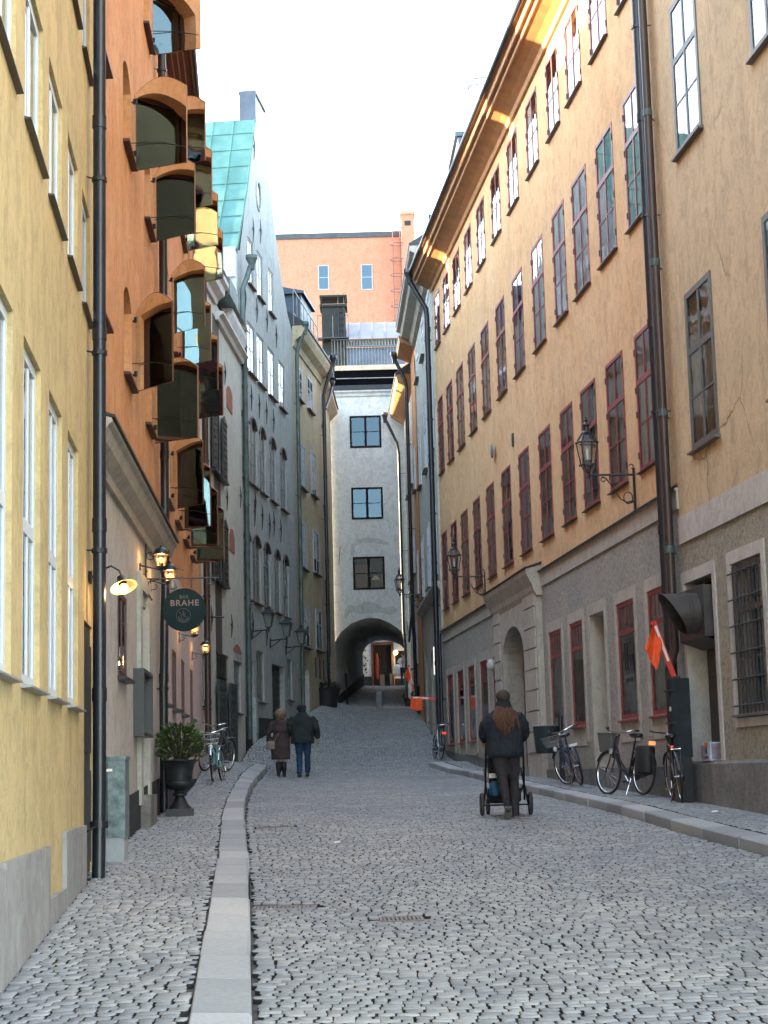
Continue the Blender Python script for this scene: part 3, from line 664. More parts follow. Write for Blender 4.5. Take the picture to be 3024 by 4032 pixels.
T.part(MB().quad((.9,.16,8.62),(1.5,.16,8.62),(1.5,.16,9.6),(.9,.16,9.6)),'red_brown_reflection',mat('red_brown_reflection_tint',(.09,.03,.02),.8))  # red-brown quad paints a reflection of the house opposite
mb=MB(); mb.lathe([(.10,0),(.22,-.26)],16,(1.75,.35,9.25),0,False); mb.lathe([(.02,-.26),(.02,-.6)],8,(1.75,.35,9.25)); T.part(mb,'lamp_shade',mat('cream_shade',(.55,.45,.3),.8))
T.part(MB().prism([(0,16.2),(-.05,16.2),(-.08,16.3),(-.16,16.36),(-.16,16.42),(0,16.45)],'x',0,L_),'cornice',P_TOW)
T.part(MB().prism([(-.2,16.43),(-.22,16.60),(.6,16.66),(.6,16.43)],'x',-.05,L_),'parapet_flashing',SLATE)
# vaulted passage
far=[(1.02,4.9),(1.02,7.0),(1.14,7.25),(1.32,7.42),(1.55,7.52),(1.95,7.56),(2.35,7.5),(2.7,7.35),(2.95,7.1),(3.04,6.9),(3.04,4.9)]
near=[(.13,3.2)]+ar+[(2.79,3.2)]
mb=MB(); n=len(near); K=8
for k in range(K+1):
    t=k/K
    for p,q_ in zip(near,far): mb.v.append((p[0]+(q_[0]-p[0])*t,.0+12*t,p[1]+(q_[1]-p[1])*t))
for k in range(K):
    for i in range(n-1): mb.f.append((k*n+i,k*n+i+1,(k+1)*n+i+1,(k+1)*n+i)); mb.m.append(0)
T.part(mb,'vault',P_TOW,True)
mb=MB()
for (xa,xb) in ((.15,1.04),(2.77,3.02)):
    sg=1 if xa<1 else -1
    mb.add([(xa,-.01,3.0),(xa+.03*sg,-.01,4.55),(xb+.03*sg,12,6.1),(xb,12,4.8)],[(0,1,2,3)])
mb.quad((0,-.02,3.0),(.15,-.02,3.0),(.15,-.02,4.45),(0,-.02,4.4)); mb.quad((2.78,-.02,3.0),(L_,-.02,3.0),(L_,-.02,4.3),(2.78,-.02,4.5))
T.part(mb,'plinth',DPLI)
mb=MB(); mb.quad((-3,12,0),(1.02,12,0),(1.02,12,16),(-3,12,16)); mb.quad((3.04,12,0),(7,12,0),(7,12,16),(3.04,12,16)); mb.quad((1.02,12,7.56),(3.04,12,7.56),(3.04,12,16),(1.02,12,16)); T.part(mb,'rear_wall',P_TOW)
mb=MB(); mb.tube([(.62,-.02,4.9),(.62,-.02,5.7)],.022,6); mb.tube([(2.95,-.03,6.9),(2.9,-.03,7.35)],.014,6); mb.tube([(.35,-.03,9.6),(.42,-.03,10.3)],.014,6); mb.tube([(2.78,-.03,9.95),(2.75,-.03,10.5)],.014,6); T.part(mb,'wall_tie',BLACK)
PT=plaster('greyed_patch_plaster',(.46,.48,.48),(.52,.54,.54),(.36,.36,.35),.4,3,.3)
T.part(MB().prism([(.8,9.95),(.95,9.95),(1.0,10.3),(1.2,10.42),(1.8,10.42),(2.05,10.35),(2.2,10.3),(2.25,10.42),(2.0,10.55),(1.6,10.62),(1.1,10.58),(.85,10.35)],'y',-.004,0),'plaster_patch',PT)
T.part(MB().prism([(.5,7.55),(.8,7.75),(1.3,7.68),(1.9,7.72),(2.3,7.6),(2.6,7.8),(2.4,7.95),(2.0,7.9),(1.7,8.1),(1.3,8.15),(1.0,7.98),(.7,8.05),(.55,7.85)],'y',-.004,0),'plaster_patch',PT)
mb=MB(); mb.tube([(.55,.9,3.9),(.5,.85,5.5)],.04,8); T.part(mb,'drain_pipe',BLACKP)
# roof terrace of the tower (local y inward)
T.part(MB().box(.3,L_+.1,1.95,2.0,16.4,17.70).box(.0,.3,1.4,2.0,16.4,17.3),'black_shade_panel',mat('void_shade_black',(.004,.004,.005),1,spec=0)); T.part(MB().tube([(.35,1.85,17.35),(L_,1.85,17.35)],.02,6),'steel_rail',ZINC)  # solid black box paints the deep shade under the terrace
mb=MB(); mb.box(.3,L_+.1,1.9,2.0,17.70,17.90); T.part(mb,'terrace_edge',mat('beige_slab',(.42,.34,.26),.8,0,.2,3))
T.part(MB().box(.3,L_+.1,2.0,5.5,17.78,17.88),'terrace_floor',SLATE)
mb=MB()
for i in range(24): x=.2+i*.125; mb.tube([(x,2.05,17.9),(x,2.05,19.0)],.010,5)
mb.tube([(.2,2.05,19.0),(L_+.1,2.05,19.0)],.02,6); mb.tube([(.2,2.05,19.0),(.2,4.8,19.0)],.02,6)
for i in range(12): y=2.05+i*.24; mb.tube([(.2,y,17.9),(.2,y,19.0)],.010,5)
T.part(mb,'terrace_railing',BLACK)
mb=MB(); mb.add([(.5,4.9,17.35),(L_+.1,4.9,17.35),(L_+.1,5.2,19.45),(.5,5.2,19.45)],[(0,1,2,3)]); mb.box(.5,L_+.1,5.0,5.1,19.45,19.5); T.part(mb,'attic_wall',BLUESH)
mb=MB(); mb.box(.5,L_+.1,5.2,5.3,19.5,19.78); T.part(mb,'roof_window_strip',DARK)
mb=MB()
for i in range(22): x=.55+i*.13; mb.box(x,x+.03,5.17,5.2,19.5,19.78)
mb.box(.5,L_+.1,5.15,5.2,19.76,19.82); T.part(mb,'glazing_bar',ZINC)
mb=MB(); mb.add([(-.3,5.0,19.8),(L_+1,5.0,19.8),(L_+1,6.6,20.9),(-.3,6.6,20.9)],[(0,1,2,3)])
for i in range(7): x=.2+i*.55; mb.obox((x,5.8,20.37),(.012,0,0),(0,.8,.55),(0,-.01,.02))
T.part(mb,'attic_roof',PALES)
mb=MB(); mb.box(-.28,.72,5,5.9,16.5,21.2); mb.box(-.36,.8,4.9,6.0,21.2,21.3); mb.box(-.36,.8,4.9,6.0,21.62,21.70)
for x in (-.3,.74):
    for y in (4.95,5.95): mb.box(x-.02,x+.02,y-.02,y+.02,21.3,21.62)
T.part(mb,'chimney',mat('sooty_chimney_cladding',(.016,.020,.022),.7,0,.3,3,spec=.2))
mb=MB(); mb.box(-.45,.85,4.5,4.98,19.72,19.76)
for x in (-.45,.2,.85): mb.tube([(x,4.5,19.72),(x,4.5,20.7)],.015,5)
mb.tube([(-.45,4.5,20.7),(.85,4.5,20.7)],.015,5)
for z in np.arange(19.9,21.2,.26): mb.tube([(.42,4.97,z),(.66,4.97,z)],.012,5)
for x in (.42,.66): mb.tube([(x,4.97,19.8),(x,4.97,21.8)],.014,5)
T.part(mb,'chimney_walkway',BLACK)
# ================================================================= pink building far behind
PK=Bld('salmon_building',(-6.2,100),(2.25,100),'L','tall salmon pink building with two small blue windows rising behind the rooftops','building'); L_=PK.L
a0=-6.2
def px(x): return x-a0
wn=[(-3.58,-2.92,30.27,31.8),(-1.01,-.31,30.2,31.78)]
mb=wall(MB(),0,L_,0,33.45,[dict(x0=px(a),x1=px(c),z0=z0,z1=z1,rise=0,rev=.15,mi=0) for a,c,z0,z1 in wn]); shell(mb,0,L_,8,0,33.45); PK.part(mb,'wall',P_SAL)
SKYG=glassmat('sky_reflecting_glass',(.4,.5,.6),2.0,.01,(.40,.58,.75))  # sky's blue painted into the gloss tint, reflection strengthened
WS=dict(id='sal',mat=GREYW,fw=.06,v=[],h=[(.5,.04)],dep=(-.02,.05),glass=SKYG)
for a,c,z0,z1 in wn: 
    o=window(PK,WS,px(a),px(c),z0,z1,0,None)
PK.part(MB().box(-.05,L_+.02,-.08,8,33.45,33.78),'parapet',SLATE)
mb=MB(); mb.box(px(1.46),px(2.24),-.9,0,20,34.5); mb.box(px(1.4),px(2.3),-.95,.1,34.5,34.62); mb.add([(px(1.4),-.95,34.62),(px(2.3),-.95,34.62),(px(2.3),.1,34.62),(px(1.4),.1,34.62),(px(1.55),-.5,34.95),(px(2.2),-.5,34.95)],[(0,1,5,4),(1,2,5),(2,3,4,5),(3,0,4)])
PK.part(mb,'chimney',P_SAL); PK.part(MB().box(px(1.67),px(2.03),-.92,-.9,33.84,34.13),'chimney_opening',DARK)
mb=MB(); 
for x in (px(.94),px(1.38)): mb.tube([(x,-.5,26),(x,-.5,34.4)],.025,6)
for z in np.arange(28,34.6,.95):
    mb.tube([(px(1.16)+.42*math.cos(k*math.pi/6),-.75+.35*math.sin(k*math.pi/6),z) for k in range(12)],.02,5,closed=True)
PK.part(mb,'caged_ladder',mat('plum_ladder_paint',(.10,.05,.07),.5))
mb=MB()
for x,h in ((px(-4.6),.35),(px(-2),.55),(px(-1),.3)): mb.tube([(x,1,33.7),(x,1,33.8+h)],.03,6); mb.box(x-.15,x+.15,.9,1.1,33.86,33.9)
PK.part(mb,'roof_vent',ZINC)

# houses added to shade the little square behind the passage
PH=Bld('square_side_shade_house',(-2.6,78.2),(-4.2,94),'L','tall pale house added to shade the left side of the small square behind the passage','building')
mb=wall(MB(),0,PH.L,3,18,[hole(PH,a,a+1,z,z+1.5,0,.1) for a in (3,7,11) for z in (7.6,11)]); shell(mb,0,PH.L,6,3,18); PH.part(mb,'wall',P_GRY)
for a in (3,7,11):
    for z in (7.6,11): window(PH,WW,a,a+1,z,z+1.5,0,'full')
mb=MB(); mb.quad((0,-.1,18),(PH.L,-.1,18),(PH.L,4,19),(0,4,19)); mb.quad((0,4,19),(PH.L,4,19),(PH.L,6,18),(0,6,18)); PH.part(mb,'roof',SLATE)

PR=Bld('square_right_shade_house',(1.5,78.2),(4.8,94),'R','tall grey house added to shade the right side of the small square behind the passage','building')
mb=wall(MB(),0,PR.L,3,18,[]); shell(mb,0,PR.L,6,3,18); PR.part(mb,'wall',P_GRY)
mb=MB(); mb.quad((0,-.1,18),(PR.L,-.1,18),(PR.L,4,19),(0,4,19)); mb.quad((0,4,19),(PR.L,4,19),(PR.L,6,18),(0,6,18)); PR.part(mb,'roof',SLATE)
# ================================================================= L1 yellow building
ux,uy=-.0917,.9958
L1=Bld('yellow_building',(-2.15-ux*13,9.9-uy*13),(-2.705,15.9),'L','yellow plastered building with tall white windows and a stepped grey base, nearest left','building'); q=13.0; L_=L1.L
lo=[(.47,1.45),(1.99,2.94),(3.42,4.37),(-1.05,-.06),(-2.5,-1.5),(-4,-3)]
hi=[(.47,1.5),(1.92,2.9),(3.38,4.3),(4.75,5.55),(-1,0),(-2.5,-1.5)]
hs=[hole(L1,q+a,q+c,2.2,4.34,0,.06,1) for a,c in lo]+[hole(L1,q+a,q+c,5.75,6.78,0,.06,1) for a,c in hi]+[hole(L1,q+a,q+c,8.1,9.3,0,.06,1) for a,c in hi]
hs+=[hole(L1,q+4.95,q+5.85,.5,2.98,0,.04,1)]
mb=wall(MB(),0,L_,0,12.5,hs); shell(mb,0,L_,8,0,12.5); L1.part(mb,'wall',[P_YEL,P_YEL])
WL=dict(id='tallw',mat=WHITEW,fw=.07,v=[(.33,.05),(.66,.05)],h=[(.47,.09)],dep=(-.0,.07),sill=(mat('grey_sill',(.30,.31,.32),.5,.2),.04,.10,.012))
WL2=dict(WL,id='tallw2',h=[],v=[(.5,.07)],sill=(BROWNM,.04,.075,.008))
for a,c in lo: window(L1,WL,q+a,q+c,2.2,4.34,.035,'full')
for a,c in hi:
    window(L1,WL2,q+a,q+c,5.75,6.78,.03,'full'); window(L1,WL2,q+a,q+c,8.1,9.3,.03,'full')
mb=MB()
P1=plaster('grey_base_stone',(.32,.315,.305),(.26,.25,.24),(.16,.15,.14),.5,1.2,.2,20)
x=lambda t:q+t
for a,c,z in ((-13,-.47,1.14),(-.47,1.86,1.18),(1.86,3.03,.83),(3.03,4.84,1.24)):
    L1.part(MB().box(x(a)+.004,x(c)-.004,-.035,-.001,-.5,z),'plinth_slab',P1)
mb=MB(); a,c=x(4.87),x(5.85); mb.box(a,c,.02,.06,.5,2.98); mb.box(a+.1,c-.1,.0,.02,.9,1.7); mb.box(a+.1,c-.1,.0,.02,1.85,2.8); L1.part(mb,'door',mat('charcoal_door_paint',(.025,.028,.032),.5,0,.2,6))
mb=MB(); mb.quad((0,-.6,12.5),(L_,-.6,12.5),(L_,5,15),(0,5,15)); mb.quad((0,5,15),(L_,5,15),(L_,8,12.5),(0,8,12.5)); L1.part(mb,'roof',SLATE)
pipe(L1,'downpipe',[(q+5.3,.55,12.4),(q+5.3,.3,11.9),(q+5.3,.115,11.5),(q+5.3,.105,1.55),(q+5.25,.10,.72)],.058,BLACKP,[2.35,3.85,5.6,7.6],[3.62,5.42,7.05])
mb=MB(); mb.tube([(q+5.28,-.103,1.2),(q+5.28,-.103,1.26)],.08,16); mb.tube([(q+5.28,-.1,1.23),(q+5.1,-.01,1.18)],.014,6); L1.part(mb,'pipe_clamp',BLACK)
# ================================================================= L2 orange building, tall part
L2=Bld('orange_building',(-2.79,16),(-3.27,25),'L','tall orange building with a pale ground floor right behind the nearest black downpipe','building'); L_=L2.L
cols=[(3.62,4.6),(6.52,7.5),(.75,1.7)]; rows=[6.32,9.15,11.95,14.6]
hs=[hole(L2,a,c,z,z+1.12,.18,.3) for a,c in cols for z in rows]
mb=wall(MB(),0,L_,4.98,17.5,hs); shell(mb,0,L_,8,0,17.5); L2.part(mb,'upper_wall',P_ORA)
TEALREF=glassmat('teal_reflection_tint_glass',(.30,.30,.30),1.7,.01,(.42,.55,.58)); TEALREF2=glassmat('pale_teal_reflection_tint_glass',(.30,.30,.30),3.2,.01,(.50,.72,.78))  # teal sky reflection painted in through gloss tint and raised strength
WO=dict(id='orw',glass=TEALREF,mat=mat('dark_red_window_paint',(.06,.012,.010),.5),fw=.07,v=[(.0,.002)],h=[],dep=(0,.06),sill=(mat('maroon_sill',(.055,.014,.012),.5),.04,.30,.03))
for a,c in cols:
    for z in rows: window(L2,WO,a,c,z,z+1.12,.22,'left' if z<8 else None)
hs=[hole(L2,2.82,3.74,2.74,3.66,0,.10,1),hole(L2,5.4,6.35,1.35,3.8,0,.35,1)]
mb=wall(MB(),0,L_,1.3,4.7,hs); a=5.4;c=6.35; mb.quad((a,.35,1),(c,.35,1),(c,.35,3.8),(a,.35,3.8),1); L2.part(mb,'ground_floor_wall',[P_PALE,P_PALE])
L2.part(wall(MB(),0,L_,0,L2.ladder([(0,1.15),(3.55,1.42),(5.4,1.5),(9.01,1.66)]),[],-.02),'plinth',DPLI)
L2.part(MB().prism([(0,4.62),(-.05,4.62),(-.06,4.72),(-.16,4.82),(-.2,4.93),(-.24,4.96),(-.24,5.0),(0,5.06)],'x',0,L_),'string_course',P_SMO)
L2.part(MB().prism([(-.27,5.003),(-.27,5.03),(0,5.11),(0,5.07)],'x',0,L_),'flashing',BLACK)
WM=dict(id='mar',mat=mat('maroon_window_paint',(.075,.022,.020),.45),fw=.06,v=[(.5,.07)],h=[],dep=(-.01,.06),sill=(BLACK,.03,.10,.03))
window(L2,WM,2.82,3.74,2.74,3.66,0,'dim')
mb=MB(); mb.box(4.6,4.64,-.13,0,2.12,2.92); mb.box(5.86,5.9,-.13,0,2.12,2.92); mb.box(4.64,5.86,-.13,0,2.12,2.16); mb.box(4.64,5.86,-.13,0,2.88,2.92); mb.box(4.64,5.86,-.02,-.001,2.16,2.88)
# glazed menu case on the wall
L2.part(mb,'menu_case',mat('anthracite_case',(.04,.045,.05),.4)); L2.part(MB().box(5.3,6.3,-.14,.3,1.0,1.42),'door_step',STONE)
L2.part(MB().box(6.35,6.62,-.05,.0,1.3,3.95).box(5.1,5.4,-.05,0,1.3,3.95).box(5.1,6.62,-.05,0,3.95,4.15),'door_surround',P_WHT)
mb=MB(); mb.quad((0,-.5,17.4),(L_,-.5,17.4),(L_,4,18.6),(0,4,18.6)); mb.quad((0,4,18.6),(L_,4,18.6),(L_,8,17.4),(0,8,17.4)); L2.part(mb,'roof',SLATE)
pipe(L2,'downpipe',[(8.35,.3,17.3),(8.35,.11,16.5),(8.35,.11,4.2),(8.25,.10,3.75),(8.15,.10,3.25),(8.15,.09,2.9),(8.15,.09,1.15)],.06,BLACKP,[3.0,6.2,10.8],[2.85,5.15,8.5,12])
# ================================================================= L3 orange building, lower part
L3=Bld('orange_pink_building',(-3.27,25),(-4.0,37.2),'L','orange building with a pinkish ground floor and a dark gutter, between the two left downpipes','building'); L_=L3.L
WO=dict(WO,id='orw2',glass=TEALREF2)
cols=[(1.0,2.1),(3.3,4.3),(5.6,6.6),(7.9,8.8)]; rows=[5.86,8.72,11.5]
hs=[hole(L3,a,c,z,z+1.12,.18,.3) for a,c in cols for z in rows]
mb=wall(MB(),0,L_,4.95,13.3,hs); shell(mb,0,L_,8,0,13.3); L3.part(mb,'upper_wall',P_ORA)
for a,c in cols:
    for z in rows: window(L3,WO,a,c,z,z+1.12,.22,None)
gw=[(.5,1.15),(2.3,3.2),(4.7,5.5),(7.5,8.2)]
mb=wall(MB(),0,L_,1.6,4.95,[hole(L3,a,c,2.72,3.64,0,.1) for a,c in gw]); L3.part(mb,'ground_floor_wall',P_PINK)
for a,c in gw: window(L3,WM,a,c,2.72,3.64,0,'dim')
L3.part(wall(MB(),0,L_,0,1.6,[],-.02),'plinth',DPLI)
mb=MB(); n=10
a_=(0,.45);c_=(L_,.24)
for k in range(2):
    pass
mb.add([(0,0,13.25),(L_,0,13.25),(L_,-.22,13.3),(0,-.42,13.3)],[(0,1,2,3)])
for y0_,y1_ in ((.0,1.0),): pass
L3.part(mb,'soffit',mat('red_brown_boards',(.14,.045,.028),.6,0,.2,8))
mb=MB()
for k in range(1,4):
    f=k/4; mb.tube([(0,-.42*f,13.27),(L_,-.22*f,13.27)],.012,5)
L3.part(mb,'soffit_batten',mat('pale_batten',(.4,.25,.18),.6))
L3.part(MB().tube([(0,-.47,13.3),(L_+.05,-.27,13.3)],.065,10),'gutter',BLACK)
RG=[(0,18.6),(4.8,18.6),(5.0,16.95),(8.6,17.0),(8.8,18.3),(L_,18.3)]  # hidden ridge raised, with a notch cut to let a sun patch through
mb=MB()
for (xa,za),(xb,zb) in zip(RG,RG[1:]):
    ya=-.5+.2*xa/L_; yb=-.5+.2*xb/L_; mb.quad((xa,ya,13.36),(xb,yb,13.36),(xb,5,zb),(xa,5,za)); mb.quad((xa,5,za),(xb,5,zb),(xb,8,13.3),(xa,8,13.3))
L3.part(mb,'roof',SLATE)
pipe(L3,'downpipe',[(11.6,.35,13.2),(11.7,.14,12.4),(11.8,.14,12),(11.8,.14,2.1)],.07,BROWNM,[3.2,6.4,9.6],[3.05,5.45,8.4,11])
# arch topped mirror shutters
def mirror():
    m,n,b,o=nodes('polished_mirror_metal'); v=coord(n); b.inputs['Base Color'].default_value=(.80,.82,.80,1); b.inputs['Metallic'].default_value=1; b.inputs['Roughness'].default_value=.02
    bp=n.nodes.new('ShaderNodeBump'); bp.inputs['Strength'].default_value=.10; bp.inputs['Distance'].default_value=.05; n.links.new(noise(n,v,1.6,1),bp.inputs['Height']); n.links.new(bp.outputs[0],b.inputs['Normal']); return m
MIR=mirror()
SHMESH=None
def shutter(b,t,z,ang,w=.72,h=1.16):
    """leaf hinged at s=t (far jamb), opened ang degrees away from the wall towards the street"""
    global SHMESH
    if SHMESH is None:
        k=12; top=[(w*i/k,h-.17+.17*math.sin(math.pi*(i/k))) for i in range(k+1)]
        poly=[(0,0),(w,0)]+list(reversed(top)); mb=MB().prism(poly,'y',-.012,.012)
        s_=mb.build('mirror_shutter',MIR)
        f=MB(); P=[(p[0],0,p[1]) for p in poly]; f.tube(P,.011,6,closed=True); f.build('edge_trim',mat('copper_trim',(.20,.10,.06),.4,.6),s_)
        hb=MB()
        for zz in (.22,.9): hb.tube([(-.07,0,zz),(.02,0,zz)],.012,6); hb.box(-.02,.03,-.02,.02,zz-.035,zz+.035)
        hb.build('hinge',BLACK,s_)
        rb=MB(); rb.tube([(-.35,-.12,.36),(.0,-.06,.34),(.36,-.02,.30),(.7,-.014,.2)],.006,5); rb.build('stay_rod',BLACK,s_)
        SHMESH=[s_,0]
    s_=SHMESH[0]
    if SHMESH[1]: s_=copy_tree(s_)
    SHMESH[1]=1; s_.parent=b.e; s_.location=(t,-.05,z); s_.rotation_euler=(0,0,-R(180-ang)); return s_
for (b,t,z,ang) in [(L2,4.66,6.30,42),(L2,4.66,9.12,66),(L2,4.66,14.6,60),(L2,7.56,6.22,58),(L2,7.56,9.12,56),(L2,7.56,11.9,72),(L2,1.76,14.6,60),
    (L3,2.16,5.85,44),(L3,2.16,8.72,50),(L3,2.16,11.5,54),(L3,4.36,5.82,46),(L3,4.36,8.70,50),(L3,4.36,11.5,56),(L3,6.66,5.80,50),(L3,6.66,8.72,54),(L3,6.66,11.5,58),(L3,8.86,5.80,54),(L3,8.86,8.70,56),(L3,8.86,11.5,60)]:
    shutter(b,t,z,ang)
# ================================================================= L4 old white building
L4=Bld('white_shuttered_building',(-4.16,38.7),(-3.805,45.95),'L','old white building with brown and green iron shutters one above the other','building'); L_=L4.L
hs=[hole(L4,2.2,3.1,z,z+1.62,0,.22,1) for z in (6.3,8.9)]+[hole(L4,5.22,6.4,3.25,4.52,0,.12),hole(L4,.02,.5,3.22,4.36,0,.12),hole(L4,2.3,3.75,1.9,4.0,0,.25,1)]
zt=L4.ladder([(0,13.6),(2.5,13.6),(2.51,13.2),(L_,13.2)])
mb=wall(MB(),-1.55,L_,0,[(-1.55,13.6)]+zt,hs); shell(mb,-1.55,L_,8,0,13.3); L4.part(mb,'wall',[P_WHT,DARK])  # hidden near end of wall added to stop sun leaking between houses
WOOD=mat('weathered_brown_boards',(.055,.045,.040),.75,0,.35,7,.3,30)
for z0,z1 in ((4.56,6.25),(7.95,8.85),(10.6,12.8)): L4.part(MB().box(2.12,3.12,-.012,.004,z0,z1),'boarded_strip',WOOD)
SHB=mat('dark_brown_shutter_iron',(.030,.024,.024),.5,.2,.3,6,.2,20)
for z in (6.27,8.87):
    for x0,x1 in ((1.5,2.18),(3.12,3.84)):
        mb=MB(); mb.prism([(x0,z),(x1,z),(x1,z+1.5),((x0+x1)/2,z+1.64),(x0,z+1.5)],'y',-.09,-.05)
        for k in range(9): zz=z+.12+k*.165; mb.box(x0+.12,x1-.12,-.105,-.09,zz,zz+.02)
        for k in range(2): mb.box(x0+.02,x1-.02,-.11,-.09,z+.02+k*1.4,z+.05+k*1.4)
        L4.part(mb,'shutter',SHB)
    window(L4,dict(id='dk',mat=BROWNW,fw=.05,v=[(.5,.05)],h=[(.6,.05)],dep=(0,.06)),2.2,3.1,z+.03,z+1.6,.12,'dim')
    L4.part(MB().box(1.5,3.84,-.14,0,z-.06,z-.02),'sill',BLACK)
for x0,x1 in ((1.9,3.0),(3.75,4.9)):
    mb=MB(); mb.box(x0,x1,-.12,-.06,2.0,3.9)
    for z in np.arange(2.15,3.8,.22):
        for k in range(3): mb.box(x0+.1+k*.32,x0+.34+k*.32,-.14,-.12,z,z+.12)
    L4.part(mb,'iron_door',GREEN_D)
mb=MB(); 
for k in range(12): z=4.03+k*.04; mb.obox((2.95,-.02,z),(.78,0,0),(0,.03,.012),(0,0,.006))
mb.box(2.12,3.8,-.05,0,4.5,4.56); mb.box(2.12,3.8,-.03,-.012,3.96,4.0)
L4.part(mb,'louvre',BLACK)
window(L4,dict(id='g4',mat=GREYW,fw=.05,v=[(.5,.05)],h=[(.5,.04)],dep=(0,.05),sill=(BLACK,.05,.12,.03)),5.22,6.4,3.25,4.52,.03,'dim')
window(L4,dict(id='g4',mat=GREYW,fw=.05,v=[(.5,.05)],h=[(.5,.04)],dep=(0,.05),sill=(BLACK,.05,.12,.03)),.02,.5,3.22,4.36,.03,'dim')
for P_ in ([(5.1,4.75),(6.5,4.75),(6.5,4.85),(6.2,4.95),(5.8,5.0),(5.4,4.95),(5.1,4.85)],[(4.4,10.95),(5.4,10.95),(5.4,11.42),(5.2,11.54),(4.9,11.58),(4.6,11.54),(4.4,11.42)],[(4.6,7.3),(5.5,7.3),(5.5,7.7),(5.3,7.86),(5.05,7.9),(4.8,7.86),(4.6,7.7)]): L4.part(MB().prism(P_,'y',-.02,0),'brick_patch',BRICK); L4.part(MB().box(5.0,6.6,-.03,0,4.54,4.75),'lintel',P_TOW)
def tie(mb,x,z,h=.6,k=0): mb.tube([(x,-.03,z-h*.55),(x+.02,-.05,z),(x,-.03,z+h*.45)],[.008,.022,.006],6); mb.box(x-.04,x+.05,-.06,-.02,z-.03,z+.03)
mb=MB()
for x,z in ((3.95,11.75),(1.06,8.55),(4.05,8.55),(1.25,5.3),(4.6,5.4),(6.6,9.0)): tie(mb,x,z)
mb.tube([(1.25,-.03,5.3),(1.4,-.3,5.3)],.02,6); L4.part(mb,'wall_tie',BLACK)
mb=MB(); mb.prism([(0,13.1),(-.07,13.1),(-.1,13.2),(-.25,13.3),(-.28,13.45),(-.36,13.5),(-.36,13.62),(0,13.8)],'x',0,2.5); mb.prism([(0,12.75),(-.08,12.75),(-.12,12.85),(-.22,12.9),(-.22,12.95),(0,13.0)],'x',2.55,L_); mb.prism([(0,13.15),(-.1,13.15),(-.2,13.35),(-.2,13.5),(0,13.55)],'x',4.3,L_)
L4.part(mb,'eave_cornice',P_TOW)
mb=MB(); mb.quad((0,-.4,13.66),(2.5,-.4,13.66),(2.5,4.5,18),(0,4.5,18)); mb.quad((-1.5,0,13.66),(0,0,13.66),(0,4.5,18),(-1.5,4.5,18)); mb.quad((2.5,-.28,13.56),(L_,-.28,13.56),(L_,4.5,18),(2.5,4.5,18)); mb.quad((-1.5,4.5,18),(L_,4.5,18),(L_,8,13.4),(-1.5,8,13.4))  # hidden ridge raised to hold back the sun
mb.quad((L_,0,13.3),(L_+.16,0,13.3),(L_+.16,4.5,18),(L_,4.5,18)); mb.quad((L_,4.5,18),(L_+.16,4.5,18),(L_+.16,8,13.3),(L_,8,13.3)); mb.quad((L_+.15,4.5,10),(L_+.15,9,10),(L_+.15,9,18),(L_+.15,4.5,18)); mb.quad((L_-.1,5,10),(L_+.2,5,10),(L_+.2,5,18),(L_-.1,5,18))  # sheets added to plug the sun gap to the next house
L4.part(mb,'roof',mat('pale_tin_roof',(.50,.48,.47),.35,.4,.12,2))
mb=MB(); mb.box(3.0,4.25,-.32,.6,13.5,13.95); L4.part(mb,'parapet_box',LEADC)
# ================================================================= L5 grey gabled building
ux,uy=.1202,.9927
L5=Bld('grey_gabled_building',(-3.75-ux*.95,47-uy*.95),(-2.83,54.6),'L','tall grey plastered gable house with arched windows and a green copper roof','building'); q=.95; L_=L5.L
OUT=[(-.95,16.0),(-.6,16.1),(.49,18.15),(1.26,19.71),(1.79,20.76),(1.85,21.7),(3.36,21.66),(3.38,20.95),(3.85,20.0),(4.3,19.25),(5.0,18.2),(5.6,17.4),(6.16,16.85),(6.9,16.2),(7.64,15.9)]
O=[(q+a,z) for a,z in OUT]
r1=[(.50,1.32),(1.84,2.72),(3.6,4.42)]; r2=[(-.85,-.04),(.28,1.35),(1.66,2.72),(3.34,4.41),(5.08,6.12)]; r3=[(-.75,.09),(.34,1.42),(1.76,2.72),(3.33,4.34),(5.04,6.12)]; r4=[(-.62,.32),(.62,1.75),(2.2,3.2),(3.86,4.76),(5.25,6.2)]
hs=[hole(L5,q+a,q+c,15.5,16.87,0,.12) for a,c in r1]+[hole(L5,q+a,q+c,12.88,14.34,0,.12) for a,c in r2]+[hole(L5,q+a,q+c,9.7,11.62,.26,.14) for a,c in r3]+[hole(L5,q+a,q+c,6.42,8.3,.26,.14) for a,c in r4]
hs+=[hole(L5,q+.92,q+2.0,3.68,5.08,0,.12),hole(L5,q+3.2,q+5.2,2.8,4.85,0,.16),hole(L5,q+5.64,q+6.52,3.92,5.16,0,.12),hole(L5,q+.02,q+.6,3.2,4.74,0,.3)]
mb=wall(MB(),0,L_,0,O,hs); shell(mb,0,L_,9,0,15.9,0,0)
mb.quad((q+.02,.3,3),(q+.6,.3,3),(q+.6,.3,4.8),(q+.02,.3,4.8))
for (xa,xb) in (((q+1.85),(q+1.85)),((q+3.37),(q+3.37))): mb.quad((xa,0,20),(xa,.42,20),(xa,.42,21.7),(xa,0,21.7))
L5.part(mb,'wall',P_GRY)
WG5=dict(id='g5',mat=GREYW,fw=.055,v=[(.5,.06)],h=[(.66,.035),(.33,.035)],dep=(0,.05),sill=(mat('red_brown_sill',(.085,.035,.03),.6),.05,.12,.03))
for i,(a,c) in enumerate(r1): window(L5,dict(WG5,id='g5a',h=[(.5,.03)]),q+a,q+c,15.5,16.87,.02,'full')
for i,(a,c) in enumerate(r2): window(L5,dict(WG5,id='g5b',h=[(.5,.03)]),q+a,q+c,12.88,14.34,.02,'full' if i!=3 else 'sides')
